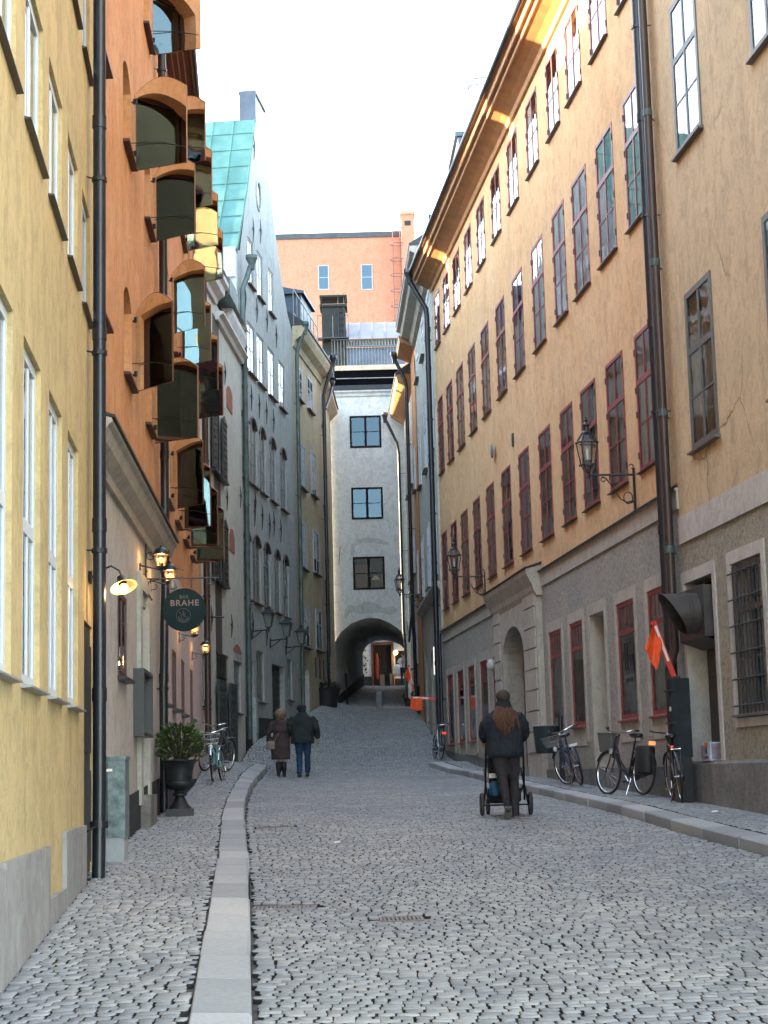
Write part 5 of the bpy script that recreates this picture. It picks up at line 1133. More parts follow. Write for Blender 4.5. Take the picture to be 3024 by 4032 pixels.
# cardboard box on the door sill
bx=empty('cardboard_box',R1.W(17.2,-.05,1.665),R1.ang,'small printed cardboard drinks box, blue and white, on the stone sill of the niche','box')
mb=MB(); mb.box(-.2,.2,-.0,.2,0,.24); mb.build('carton',mat('carton_print',(.42,.50,.62),.6,0,.25,9),bx)
mb=MB(); mb.box(.205,.21,.02,.18,.02,.22); mb.box(-.19,-.02,-.005,-.002,.02,.2); mb.build('printed_panel',mat('carton_panel',(.28,.22,.26),.6,0,.3,12),bx)
MB().ball((.05,-.01,.13),.03,.008,.05).build('figure_print',BLACK,bx); MB().box(-.01,.11,-.008,-.003,.175,.235).build('amber_print',mat('amber_print',(.45,.17,.02),.5),bx); MB().tube([(-.03+.012*k,-.006,.045+.014*math.sin(k*2.2)) for k in range(14)],.006,5).build('carton_scroll_print',mat('plum_print',(.12,.03,.08),.6),bx)
# litter bin on a post by the portal
bn=empty('litter_bin',(2.99,31.9,gz(2.99,31.9,True)),R(-6),'dark green litter bin on a black post beside the arched portal','litter bin')
MB().tube([(.14,0,-.05),(.14,0,1.18)],.045,10).build('post',BLACK,bn,True)
mb=MB(); mb.loft([(-.13,0,.52,.19,.15),(-.13,0,.55,.2,.16),(-.13,0,1.0,.235,.18),(-.13,0,1.02,.24,.185)],24,0,False); mb.loft([(-.13,0,.53,.19,.15),(-.13,0,.531,.001,.001)],24,0,False); mb.build('bin_body',mat('dark_green_bin',(.014,.028,.032),.45,0,.2,4),bn,True)
MB().tube([(-.13+.24*math.cos(a),.185*math.sin(a),1.02) for a in np.linspace(0,6.1,24)],.012,6,closed=True).build('bin_rim',ZINC,bn)
# cabinets
GALV=mat('galvanised_sheet',(.15,.20,.205),.5,.35,.45,14)
def cabinet(x,y,w_,d_,h_,rz,label,m,base):
    o=empty('utility_cabinet',(x,y,gz(x,y,True)),rz,label,'cabinet')
    mb=MB(); mb.box(-w_/2,w_/2,-d_/2,d_/2,base,h_-.03); mb.build('cabinet_body',m,o)
    MB().box(-w_/2-.012,w_/2+.012,-d_/2-.015,d_/2+.01,h_-.03,h_).build('cabinet_lid',m,o); MB().box(-w_/2+.01,w_/2-.01,-d_/2+.01,d_/2-.01,-.3,base).build('cabinet_base',mat('concrete_base',(.30,.33,.34),.8,0,.15,6),o)
    mb=MB(); mb.box(-.004,.004,-d_/2-.004,-d_/2,base+.02,h_-.06); mb.box(-w_/2+.04,-w_/2+.07,-d_/2-.02,-d_/2,h_*.55,h_*.6); mb.build('door_seam',BLACK,o); return o
c1=cabinet(-2.70,16.75,.34,.34,.98,R(2),'speckled galvanised utility cabinet standing directly behind the nearest black downpipe',GALV,.22)
MB().box(-.02,.05,-.176,-.171,.84,.865).build('label_plate',WHB,c1)
c2=cabinet(-3.78,47.2,.40,.42,1.16,R(-3),'pale grey utility cabinet with a scribbled tag, at the corner of the grey gabled building',mat('pale_cabinet_paint',(.30,.35,.36),.5,0,.25,5),.22)
mb=MB()
for k in range(7): mb.tube([(-.16+k*.045,-.216,.86+.04*math.sin(k*2.1)),(-.14+k*.045,-.216,.9-.05*math.sin(k*1.3)),(-.11+k*.045,-.216,.84)],.006,5)
mb.build('scribbled_tag',BLACK,c2)
o=MB().tube([(-4.02,46.2,gz(-3.9,46.2)-.1),(-4.02,46.2,3.0)],.05,10).build('guard_post',mat('pale_post',(.25,.27,.28),.5),None,True); tag(o,'slim grey post with a dark top between the iron doors and the pale cabinet','post')
# bollards at the archway
def bollard(x,y,h,label,m):
    z=gz(x,y); o=MB().lathe([(.14,-.2),(.13,.1),(.12,h-.03),(.10,h)],16).build('bollard',m,None,True); o.location=(x,y,z); tag(o,label,'bollard','stone bollards at the archway')
bollard(-.37,65.0,.62,'squat pale stone bollard standing in the road just before the archway',mat('pale_bollard_stone',(.20,.22,.225),.8,0,.2,6))
bollard(-.05,79,.62,'darker bollard inside the far mouth of the vaulted passage',mat('dark_bollard_stone',(.07,.075,.08),.7))
# urn planter + shrub
ux_,uy_=-2.86,23.68
un=empty('urn_planter',(ux_,uy_,gz(ux_,uy_,True)),.1,'black cast iron urn planter on a square plinth beside the second downpipe','planter')
URN=mat('black_cast_iron',(.016,.020,.022),.5,.1,.3,15,.2,40)
MB().box(-.185,.185,-.185,.185,-.02,.09).build('plinth',mat('grey_iron_plinth',(.035,.04,.04),.6),un)
MB().lathe([(.155,.09),(.15,.11),(.11,.15),(.075,.22),(.06,.25),(.065,.26),(.10,.27),(.10,.29),(.065,.31),(.07,.33),(.14,.35),(.19,.39),(.205,.43),(.20,.455),(.165,.46),(.17,.50),(.18,.60),(.20,.68),(.235,.72),(.265,.735),(.265,.745),(.23,.74),(.20,.70)],36,(0,0,0),0,False).build('urn_bowl',URN,un,True)
MB().lathe([(.205,.70),(.001,.705)],24,(0,0,0),0,False).build('soil',mat('soil',(.03,.02,.015),1),un)
def leafmat(name,c):
    m,n,b,o=nodes(name); oi=n.nodes.new('ShaderNodeAttribute'); oi.attribute_name='tone'
    c2=ramp(n,oi.outputs['Fac'],[(0,tuple(x*.45 for x in c)),(.6,c),(1,(c[0]*2.2,c[1]*1.7,c[2]*1.3))]); n.links.new(c2,b.inputs['Base Color']); b.inputs['Roughness'].default_value=.35; return m
LEAF=leafmat('glossy_leaves',(.040,.075,.022))
def shrub(name,loc,rx,rz,n,ll,label,m=LEAF,seed=1,cat='shrub'):
    rr=random.Random(seed); mb=MB(); tone=[]; st=MB()
    for k in range(n):
        a=rr.uniform(0,6.283); rad=rr.random()**.45; zz=rr.uniform(0,1)**.8; r_=rx*(.35+.65*math.sin(math.pi*min(1,.18+zz*.72)))*rad
        p=Vector((r_*math.cos(a),r_*math.sin(a),zz*rz)); p.z+=.04*math.sin(a*3)
        dr=Vector((math.cos(a)*rr.uniform(.4,1),math.sin(a)*rr.uniform(.4,1),rr.uniform(-.2,1.1))).normalized(); sd=dr.cross(Vector((rr.gauss(0,1),rr.gauss(0,1),rr.gauss(0,1)))).normalized()
        l=ll*rr.uniform(.7,1.25); w_=l*.17; nm=dr.cross(sd)*w_*.5
        b0=len(mb.v); mb.add([p,p+dr*l*.4+sd*w_+nm,p+dr*l,p+dr*l*.4-sd*w_+nm,p+dr*l*.45],[(0,1,4),(1,2,4),(2,3,4),(3,0,4)]); t=rr.random(); tone+=[t]*5
        if k%14==0: st.tube([(0,0,-.08),(p.x*.5,p.y*.5,p.z*.5),tuple(p)],.005,5)
    e=empty(name,loc,0,label,cat); o=mb.build('foliage',m,e); at=o.data.attributes.new('tone','FLOAT','POINT'); at.data.foreach_set('value',tone); st.build('stem',mat('twig_bark',(.05,.04,.025),.9),e); return e
shrub('shrub',(ux_,uy_,gz(ux_,uy_,True)+.74),.31,.43,760,.10,'bushy dark green laurel-like shrub growing in the black urn')
# dark tub planter far left with low plants
tx,ty=-2.12,59.0
tb=empty('tub_planter',(tx,ty,gz(tx,ty)),.2,'dark low tub planter against the faded yellow wall','planter')
MB().lathe([(.36,-.1),(.38,.1),(.46,.50),(.49,.52),(.49,.56),(.44,.56),(.42,.50),(.001,.50)],20).build('tub',mat('dark_tub',(.012,.013,.015),.6),tb,True)
shrub('low_plant',(tx,ty,gz(tx,ty)+.5),.5,.22,420,.10,'low dark heather-like plants filling the tub by the yellow wall',leafmat('dark_leaves',(.02,.03,.018)),5,'plant')
o=MB().tube([(-2.55,59.3,gz(-2.5,59.3)-.1),(-2.55,59.3,gz(-2.5,59.3)+1.35)],.07,10).box(-2.66,-2.44,59.2,59.4,gz(-2.5,59.3)+1.35,gz(-2.5,59.3)+1.6).build('short_post',BLACK); tag(o,'short black post with a boxy head beside the man in the dark cap','post')
# litter
for (x,y,l) in ((-.62,19.6,'small white scrap of paper on the cobbles near the left kerb'),(3.9,21.2,'tiny white crumpled scrap on the right pavement')):
    o=MB().obox((0,0,.01),(.035,.01,.004),(-.006,.022,.003),(0,0,.006)).build('paper_scrap',mat('white_paper',(.75,.75,.75),.8)); o.location=(x,y,gz(x,y,x>3)+.005); tag(o,l,'litter')
# ================================================================= bicycles
def bicycle(loc,head,lean,frame_m,label,basket=None,step=False,rear='rack',steer=0,grips=BLACK,refl=None):
    """local +y is forward, wheels touch z=0; lean about the ground line"""
    o=empty('bicycle',loc,head,label,'bicycle','parked bicycles'); o.rotation_mode='XYZ'
    o.matrix_world=Matrix.Translation(loc)@Matrix.Rotation(head,4,'Z')@Matrix.Rotation(lean,4,'Y')
    r=.335; yr,yf=-.53,.55
    def wheel(y,st=0):
        M_=Matrix.Translation((0,y,r))@Matrix.Rotation(st,4,'Z')
        ty_=MB().tube([(0,(r-.018)*math.cos(a),(r-.018)*math.sin(a)) for a in np.linspace(0,2*math.pi,33)[:-1]],.018,8,closed=True).xform(M_).build('wheel',RUBBER,o,True)
        rm=MB().tube([(0,(r-.04)*math.cos(a),(r-.04)*math.sin(a)) for a in np.linspace(0,2*math.pi,33)[:-1]],.010,6,closed=True)
        rm.xform(M_).build('rim',STEEL,ty_,True)
        sp=MB()
        for k in range(18):
            a=2*math.pi*k/18; sp.tube([(.02*(-1)**k,.02*math.cos(a+1),.02*math.sin(a+1)),(0,(r-.045)*math.cos(a),(r-.045)*math.sin(a))],.0018,4,cap=False)
        sp.tube([(-.05,0,0),(.05,0,0)],.016,8); sp.xform(M_).build('spokes',STEEL,ty_); return ty_
    wheel(yr); wheel(yf,steer)
    bb=(0,-.08,.28); st_=(0,-.22,.72); hd=(0,.36,.80); hb=(0,.40,.66)
    f=MB(); T_=.016
    if step: f.tube([hd,(0,.2,.52),(0,.0,.36),bb],T_,8); f.tube([hb,(0,.22,.42),bb],T_*1.1,8)
    else: f.tube([(0,.37,.78),(0,-.2,.70)],T_,8); f.tube([hb,bb],T_*1.1,8)
    f.tube([bb,(0,-.245,.80)],T_,8); f.tube([hd,(0,.43,.56)],T_*1.25,8)
    for s in (-1,1):
        f.tube([(s*.02,-.1,.28),(s*.05,yr,r)],.009,6); f.tube([(s*.015,-.21,.68),(s*.05,yr,r)],.008,6)
    f.build('frame',frame_m,o,True)
    MF=Matrix.Translation((0,.43,0))@Matrix.Rotation(steer,4,'Z')@Matrix.Translation((0,-.43,0))
    fk=MB()
    for s in (-1,1): fk.tube([(s*.04,.43,.60),(s*.045,.47,.48),(s*.05,yf,r)],.011,6)
    fk.tube([(-.045,.43,.60),(.045,.43,.60)],.014,6); fk.tube([(0,.42,.62),(0,.345,.92)],.013,8); fk.xform(MF).build('fork',frame_m,o,True)
    h=MB(); h.tube([(-.27,.18,.98),(-.25,.26,.985),(-.15,.34,.955),(0,.35,.93),(.15,.34,.955),(.25,.26,.985),(.27,.18,.98)],.0115,8); h.tube([(0,.35,.93),(0,.345,.88)],.018,8); h.xform(MF); hbar=h.build('handlebar',CHROME,o,True)
    for s in (-1,1):
        MB().tube([(s*.272,.17,.979),(s*.255,.245,.984)],.018,8).tube([(s*.24,.28,.975),(s*.225,.2,.95)],.006,5).xform(MF).build('grip',grips,hbar,True)
    MB().loft([(0,-.27,.845,.04,.10),(0,-.27,.86,.085,.135),(0,-.265,.895,.09,.14),(0,-.26,.91,.06,.11)],16).tube([(0,-.24,.79),(0,-.25,.86)],.012,6).build('saddle',BLACK,o,True)
    for y,st,a0,a1 in ((yr,0,.25,2.9),(yf,steer,.5,2.7)):
        v=[];k=14;fs=[]
        for i in range(k+1):
            a=a0+(a1-a0)*i/k
            for s in (-1,0,1): v.append((s*.026,(r+.016-.008*abs(s))*math.cos(a),(r+.016-.008*abs(s))*math.sin(a)))
        for i in range(k):
            for s in (0,1): fs.append((i*3+s,i*3+s+1,i*3+s+4,i*3+s+3))
        MB().add(v,fs).xform(Matrix.Translation((0,y,r))@Matrix.Rotation(st,4,'Z')).build('mudguard',STEEL if grips is not BLACK else BLACK,o,True)
    mb=MB(); mb.lathe([(.075,-.004),(.075,.004)],20).xform(Matrix.Translation((.05,-.08,.28))@Matrix.Rotation(R(90),4,'Y'))
    for s,a in ((1,.6),(-1,.6+math.pi)): mb.tube([(s*.06,-.08,.28),(s*.075,-.08+.165*math.cos(a),.28+.165*math.sin(a))],.009,6)
    mb.build('crank',STEEL,o)
    for s,a in ((1,.6),(-1,.6+math.pi)):
        c=(s*.12,-.08+.165*math.cos(a),.28+.165*math.sin(a)); MB().box(c[0]-.045,c[0]+.045,c[1]-.035,c[1]+.035,c[2]-.011,c[2]+.011).build('pedal',BLACK,o)
    MB().prism([(-.02,.22),(.0,.33),(-.1,.365),(-.55,.385),(-.6,.335),(-.55,.29),(-.1,.2)],'x',.062,.072).build('chain_guard',BLACK,o)
    if rear=='rack':
        mb=MB(); mb.tube([(-.06,-.28,.70),(-.06,-.72,.70),(.06,-.72,.70),(.06,-.28,.70)],.006,6); mb.tube([(0,-.28,.70),(0,-.72,.70)],.005,5)
        for s in (-1,1): mb.tube([(s*.06,-.62,.70),(s*.055,yr,r)],.005,5)
        mb.build('luggage_rack',STEEL,o)
    if rear=='bag': MB().loft([(0,-.55,.30,.10,.15),(0,-.55,.33,.13,.19),(0,-.55,.68,.13,.19),(0,-.55,.71,.11,.17)],14).build('pannier',mat('black_pannier',(.012,.012,.014),.6),o,True)
    if refl: MB().box(refl[0]-refl[3],refl[0]+refl[3],-.76+refl[4],-.735+refl[4],refl[1],refl[1]+refl[2]).build('rear_reflector',refl[5],o)
    mb=MB(); mb.tube([(-.03,-.2,.24),(-.12,-.24,.0)],.010,6); mb.build('kickstand',STEEL,o)
    if basket=='wire':
        mb=MB()
        for z,w_,d_ in ((.72,.14,.10),(.80,.165,.12),(.90,.19,.14)): mb.tube([(-w_,.56-d_,z),(w_,.56-d_,z),(w_,.56+d_,z),(-w_,.56+d_,z)],.005,5,closed=True)
        for k in range(9):
            f_=-1+k*.25; mb.tube([(.19*f_,.70,.90),(.14*f_,.66,.72),(.14*f_,.46,.72),(.19*f_,.42,.90)],.0035,4)
        for s in (-1,1):
            for k in range(5): f_=-1+k*.5; mb.tube([(s*.19,.56+.14*f_,.90),(s*.14,.56+.10*f_,.72)],.0035,4)
        mb.xform(MF).build('basket',STEEL,o)
    if basket=='mesh':
        m,n,b_,oo=nodes('wire_mesh_basket') if 'wire_mesh_basket' not in MATS else (MATS['wire_mesh_basket'],0,0,0)
        if n:
            v_=coord(n,(95,95,95)); ch=n.nodes.new('ShaderNodeTexBrick'); ch.offset=0; ch.inputs['Scale'].default_value=1; ch.inputs['Mortar Size'].default_value=.16; ch.inputs['Brick Width'].default_value=1; ch.inputs['Row Height'].default_value=1; n.links.new(v_,ch.inputs['Vector']); b_.inputs['Base Color'].default_value=(.05,.05,.05,1)
            tr=n.nodes.new('ShaderNodeBsdfTransparent'); mx=n.nodes.new('ShaderNodeMixShader'); mx.inputs[0].default_value=.55; n.links.new(tr.outputs[0],mx.inputs[1]); n.links.new(b_.outputs[0],mx.inputs[2]); n.links.new(mx.outputs[0],oo.inputs[0])
        mb=MB(); mb.loft([(0,.56,.64,.13,.10),(0,.56,.65,.14,.105),(0,.56,.92,.19,.145)],20,0,False); mb.loft([(0,.56,.64,.13,.10),(0,.56,.641,.001,.001)],20,0,False)
        bo=mb.xform(MF).build('basket',m,o,True); q_=MB(); q_.tube([(.19*math.cos(a),.56+.145*math.sin(a),.92) for a in np.linspace(0,6,20)],.006,6,closed=True); q_.xform(MF).build('basket_rim',BLACK,bo)
    if basket: MB().ball((0,.62 if basket=='wire' else .48,.66),.045,.03,.045).xform(MF).build('headlamp',mat('headlamp_lens',(.75,.77,.77),.15),o,True)
    return o
TEAL=mat('pale_teal_bike_paint',(.12,.34,.33),.3,.1,.08,5); BLK=mat('black_bike_paint',(.012,.012,.015),.3,0,.1,5); SILV=mat('silver_bike_paint',(.35,.37,.38),.3,.5,.08,5); BLUEB=mat('dark_blue_bike_paint',(.02,.05,.10),.3,0,.1,5)
REDL=mat('red_reflector',(.9,.02,.01),.3,emit=(1,.05,.02),es=.06); ORL=mat('glowing_orange_reflector',(1,.30,.08),.3,emit=(1,.35,.12),es=.08)  # orange reflector is given a glow of its own by emission
PALEG=mat('pale_grips',(.55,.58,.58),.5)
def bk(x,y,pav=True): return (x,y,gz(x,y,pav)+.004)
bicycle(bk(-3.33,33.6),R(176),R(4),TEAL,'teal bicycle with a wire front basket facing the camera behind the urn',basket='wire',grips=PALEG,steer=.12)
bicycle(bk(-3.62,36.2),R(160),R(-5),BLK,'black bicycle parked at an angle just behind the teal one',rear='rack')
bicycle(bk(3.17,30.1),R(5),R(-13),BLUEB,'bicycle leaning sharply left with a wire basket, beside the litter bin',basket='wire',steer=.35,refl=(0,.68,.04,.07,0,WHB),grips=BLACK,step=True)
bicycle(bk(3.47,25.95),R(21),R(5),BLK,'black step-through bicycle with a mesh basket and orange rear reflector, under the red window',basket='mesh',rear='bag',step=True,steer=.1,refl=(0,.72,.055,.05,0,ORL))
bicycle(bk(3.90,23.85),R(-4),R(-5),BLK,'black bicycle with a red rear lamp leaning beside the steel pipe guard, nearest',rear='rack',steer=.15,refl=(0,.70,.05,.028,.42,REDL))
bicycle(bk(1.27,46.6,False),R(8),R(5),SILV,'bicycle with a red rear light at the foot of the far black downpipe',refl=(0,.66,.06,.05,0,REDL),step=True)
# ================================================================= people
SKIN=mat('skin',(.48,.28,.20),.5,0,.06,20)
def cloth(name,c,rough=.85,v=.18): return mat(name,c,rough,0,v,9,.3,90)
def rem(o,vs=.012,sm=3):
    m=o.modifiers.new('weld','REMESH'); m.mode='VOXEL'; m.voxel_size=vs; m.use_smooth_shade=True
    s=o.modifiers.new('soften','SMOOTH'); s.iterations=sm; s.factor=.6
    if vs>=.012:
        for nm,sz,st in (('folds',.16,.035),('creases',.055,.012)):
            t=bpy.data.textures.get(nm) or bpy.data.textures.new(nm,'CLOUDS'); t.noise_scale=sz; dm=o.modifiers.new(nm,'DISPLACE'); dm.texture=t; dm.strength=st; dm.mid_level=.5; dm.texture_coords='LOCAL'
    return o
def hand(mb,w_,d,side,curl=.7,s=1.0,fw_=Vector((0,1,0))):
    """palm at wrist w_, pointing along d, fingers curl towards fw_"""
    d=Vector(d).normalized(); f=Vector(fw_); f=(f-d*f.dot(d)).normalized(); l=d.cross(f).normalized()*side; w_=Vector(w_)
    mb.tube([w_,w_+d*.03*s,w_+d*.085*s],[(.024*s,.024*s),(.030*s,.020*s),(.038*s,.016*s)],10)
    for k,(off,ln) in enumerate(((-.030,.068),(-.010,.078),(.010,.072),(.029,.056))):
        p=w_+d*.08*s+l*off*s; c=curl*(1+.12*k)
        a=p+(d*math.cos(c*.5)+f*math.sin(c*.5))*ln*.42*s; b=a+(d*math.cos(c*1.5)+f*math.sin(c*1.5))*ln*.34*s; e=b+(d*math.cos(c*2.3)+f*math.sin(c*2.3))*ln*.28*s
        mb.tube([p,a,b,e],[.0095*s,.009*s,.0085*s,.006*s],8)
    p=w_+d*.025*s-l*.026*s; mb.tube([p,p+(d*.6-l*.7+f*.3).normalized()*.032*s,p+(d*.9-l*.3+f*.6).normalized()*.062*s],[.012*s,.0105*s,.008*s],8)
def head(mb,c,fwd,s=1.0):
    """head centred at c facing fwd: skull, jaw, nose, lips, ears, eye sockets"""
    c=Vector(c); f=Vector(fwd).normalized(); r_=f.cross(Vector((0,0,1))).normalized(); u_=Vector((0,0,1))
    M_=Matrix((r_,f,u_)).transposed().to_4x4(); M_.translation=c; a=len(mb.v)
    mb.ball((0,-.01,.03),.075*s,.092*s,.092*s); mb.loft([(0,.035,-.115,.025,.022),(0,.03,-.10,.042,.045),(0,.02,-.05,.060,.07),(0,.012,0,.070,.082)],16)
    mb.tube([(0,.085,.02),(0,.105,-.022),(0,.088,-.032)],[.008,.013,.009],8)
    mb.tube([(-.022,.082,-.058),(0,.09,-.056),(.022,.082,-.058)],.007,8)
    for s_ in (-1,1):
        mb.ball((s_*.03,.078,.018),.014,.009,.009,10); mb.ball((s_*.076,0,-.005),.010,.018,.030,10)
    mb.tube([(0,-.01,-.16),(0,-.005,-.08)],.052,12); mb.xform(M_,a)
def legs(mb,hipz,Ls,w_=.095,foot=True):
    """Ls: list of (hip, knee, ankle) points"""
    for h,k,a in Ls: mb.tube([h,(Vector(h)+Vector(k))/2,k,(Vector(k)*.6+Vector(a)*.4),a],[w_,w_*.86,w_*.62,w_*.60,w_*.42],14)
def person(loc,rz,label,parts,sx=1.0):
    """parts: body first (top-level mesh) then clothing children; each (name, MB, material, voxel)"""
    nm,mb,m,vx=parts[0]; b=mb.build('person',m); b.location=loc; b.rotation_euler=(0,0,rz); rem(b,vx); tag(b,label,'person')
    b.scale=(sx,sx,1)
    for nm,mb,m,vx in parts[1:]:
        c=mb.build(nm,m,b,True)
        if vx: rem(c,vx)
    return b
# --- woman pushing the stroller (local +y forward)
body=MB(); head(body,(0,.05,1.545),(0,1,-.1)); body.tube([(0,0,.95),(0,0,1.2),(0,.0,1.38)],[(.13,.10),(.13,.10),(.15,.09)],14)
hipL,hipR=(-.09,0,.93),(.09,0,.93); kL,aL=(-.10,.12,.52),(-.10,.02,.10); kR,aR=(.08,.02,.50),(.07,-.16,.20)
LL=[(hipL,(-.05,-.01,.50),(-.01,-.20,.16)),(hipR,(.11,.06,.50),(.11,.02,.09))]
legs(body,.9,LL,.07)
eL,wL=(-.27,.10,1.12),(-.24,.36,1.02); eR,wR=(.27,.10,1.12),(.24,.36,1.02)
for s,e,w_ in ((-1,eL,wL),(1,eR,wR)):
    body.tube([(s*.17,0,1.36),e,w_],[.045,.038,.026],10); hand(body,w_,(Vector(w_)-Vector(e)),s,1.0,1.0,(0,0,-1))
tr=MB(); tr.loft([(0,0,.80,.14,.11),(0,0,.90,.175,.135),(0,0,1.05,.16,.12)],16); legs(tr,.9,LL,.108)
jk=MB(); jk.loft([(0,0,.80,.235,.17),(0,-.01,.84,.245,.18),(0,-.01,1.0,.24,.17),(0,-.01,1.18,.235,.165),(0,-.01,1.32,.225,.15),(0,0,1.40,.17,.11),(0,0,1.45,.085,.08)],22)
for s,e,w_ in ((-1,eL,wL),(1,eR,wR)): jk.tube([(s*.16,-.01,1.35),(s*.25,.03,1.22),e,(Vector(e)*.35+Vector(w_)*.65),(Vector(e)*.12+Vector(w_)*.88)],[.085,.088,.078,.062,.050],14)
for k in range(10): a=k*.63; jk.tube([(.235*math.cos(a),.17*math.sin(a)-.01,.86),(.24*math.cos(a+.1),.17*math.sin(a+.1)-.01,1.25)],.012,6)
hr=MB(); 
rr=random.Random(4)
for k in range(110):
    a=math.pi*(1.03+.94*rr.random()); xx=.10*math.cos(a); q_=abs(math.cos(a)); ln=rr.uniform(1.03,1.14)+.13*q_; dx=rr.gauss(0,.012); d2=rr.uniform(-.02,.03)
    hr.tube([(xx*.75,.03+.09*math.sin(a),1.50),(xx*1.15,-.07+.03*math.sin(a),1.41),(xx*1.35+dx,-.165-.02*rr.random()+.05*q_,1.33),(xx*1.15+dx*2,-.205+.03*q_+d2*.3,(1.33+ln)/2),(xx*.85+dx*3,-.21+.03*q_,ln)],[.012,.013,.012,.010,.003],6)
hat=MB(); hat.ball((0,.04,1.60),.098,.112,.095)
scf=MB(); scf.loft([(0,.02,1.41,.13,.125),(0,.02,1.45,.125,.12),(0,.03,1.52,.098,.105),(0,.03,1.545,.09,.10)],20)
bt=MB()
def shoe(mb,a,toe,up=0): mb.tube([Vector(a)+Vector((0,-.035,0)),Vector(a)+Vector((0,.02,-.03)),Vector(a)+Vector(toe)],[(.042,.045),(.046,.042),(.036,.024)],12); mb.tube([a,Vector(a)+Vector((0,0,.09))],.05,12)
shoe(bt,(.11,.02,.055),(0,.17,-.02)); shoe(bt,(-.01,-.21,.14),(.0,.10,-.115))
sole=MB(); sole.obox((-.01,-.19,.055),(.045,0,0),(0,.075,-.10),(0,.012,.009)); sole.obox((.11,.06,.012),(.045,0,0),(0,.13,0),(0,0,.012))
px_,py_=1.52,23.05
wm=person((px_,py_,gz(px_,py_)),R(1),'woman in a dark navy coat and brown beanie with long hair, pushing a stroller',[
 ('body',body,SKIN,.008),('trousers',tr,cloth('dark_plum_trousers',(.024,.019,.022)),.012),('coat',jk,cloth('navy_padded_coat',(.010,.014,.024)),.012),('hair',hr,mat('long_brown_hair',(.070,.034,.020),.5,0,.6,40),0),('hat',hat,cloth('brown_beanie',(.045,.032,.024)),.010),('scarf',scf,cloth('black_scarf',(.006,.007,.010)),.012),('boots',bt,cloth('black_boots',(.01,.01,.011),.6),.008),('boot_sole',sole,mat('grey_boot_sole',(.12,.12,.11),.8),0)])
# --- stroller
sx_,sy_=1.535,23.62; stl=empty('stroller',(sx_,sy_,gz(sx_,sy_)+.01),R(1),'dark baby stroller with four air wheels pushed up the cobbled road','stroller')
FRM=mat('black_stroller_frame',(.012,.012,.014),.35,.3,.1,5)
mb=MB()
for s in (-1,1):
    mb.tube([(s*.24,-.22,1.02),(s*.25,-.16,.90),(s*.26,-.02,.45),(s*.27,.12,.20)],.014,8); mb.tube([(s*.30,-.12,.14),(s*.26,.0,.42),(s*.25,.28,.62)],.014,8); mb.tube([(s*.26,-.02,.42),(s*.19,.52,.14)],.013,8)
mb.tube([(-.24,-.22,1.02),(.24,-.22,1.02)],.018,8); mb.tube([(-.30,-.12,.14),(.30,-.12,.14)],.012,8); mb.build('frame',FRM,stl,True)
MB().tube([(-.2,-.22,1.02),(.2,-.22,1.02)],.022,8).build('handle_grip',mat('tan_grip',(.06,.03,.018),.5),stl,True)
for s in (-1,1):
    for y,r,x in ((-.12,.155,.325),(.52,.11,.20)):
        wv=MB().tube([(s*x,y+(r-.026)*math.cos(a),r+(r-.026)*math.sin(a)) for a in np.linspace(0,6.283,25)[:-1]],.026,10,closed=True).build('wheel',mat('grey_black_stroller_tyre',(.035,.036,.038),.7),stl,True)
        MB().lathe([(.0,-.014),(r*.62,-.014),(r*.66,0),(r*.62,.014),(0,.014)],20).xform(Matrix.Translation((s*x,y,r))@Matrix.Rotation(R(90),4,'Y')).build('hub',FRM,wv,True)
mb=MB(); mb.loft([(0,.20,.36,.17,.16),(0,.18,.42,.20,.22),(0,.14,.74,.225,.30),(0,.14,.80,.21,.29)],18); mb.build('seat',cloth('black_stroller_cloth',(.010,.011,.013)),stl,True)
v=[];K=10
for i in range(K+1):
    a=R(20)+R(125)*i/K
    for j in range(9): b_=math.pi*j/8; v.append((.215*math.cos(b_),.10-.26*math.cos(a)*(.3+.7*math.sin(b_)),.74+.30*math.sin(a)*math.sin(b_)))
MB().add(v,[(i*9+j,i*9+j+1,(i+1)*9+j+1,(i+1)*9+j) for i in range(K) for j in range(8)]).build('hood',cloth('black_hood_cloth',(.012,.013,.016)),stl,True)
MB().loft([(0,.10,.16,.19,.24),(0,.10,.19,.225,.28),(0,.10,.36,.225,.29)],14).build('basket',cloth('black_basket_net',(.012,.012,.013)),stl,True)
MB().box(-.22,-.10,-.17,-.12,.50,.56).build('white_tag',WHB,stl)
o=MB().loft([(0,0,0,.06,.05),(0,0,.05,.085,.07),(0,0,.16,.075,.06),(0,0,.2,.03,.03)],14).build('blue_bag',mat('blue_plastic_bag',(.01,.10,.22),.4,0,.3,12,.4,30),None,True); o.location=(sx_-.14,sy_-.12,gz(sx_,sy_)+.27); tag(o,'small crumpled blue bag stuffed low inside the stroller','bag')
# --- couple arm in arm
body=MB(); head(body,(0,.03,1.49),(.15,1,-.15)); body.tube([(0,0,.9),(0,0,1.15),(0,0,1.25),(0,0,1.32)],[(.12,.09),(.12,.09),(.10,.06),(.045,.045)],14)
LLw=[((-.08,0,.9),(-.06,.03,.48),(-.05,-.03,.08)),((.08,0,.9),(.07,.0,.48),(.07,.0,.07))]; legs(body,.9,LLw,.075)
eL,wL=(-.26,-.02,1.05),(-.27,.10,.80); eR,wR=(.27,-.02,1.06),(.36,.12,.90)
for s,e,w_ in ((-1,eL,wL),(1,eR,wR)):
    body.tube([(s*.16,0,1.32),e,w_],[.042,.036,.024],10); hand(body,w_,(Vector(w_)-Vector(e)),s,.7,.95)
ct=MB(); ct.loft([(0,0,.42,.21,.16),(0,0,.46,.215,.165),(0,0,.75,.215,.165),(0,0,.95,.19,.145),(0,0,1.02,.165,.125),(0,0,1.2,.19,.14),(0,0,1.33,.17,.11),(0,0,1.38,.09,.08)],22)
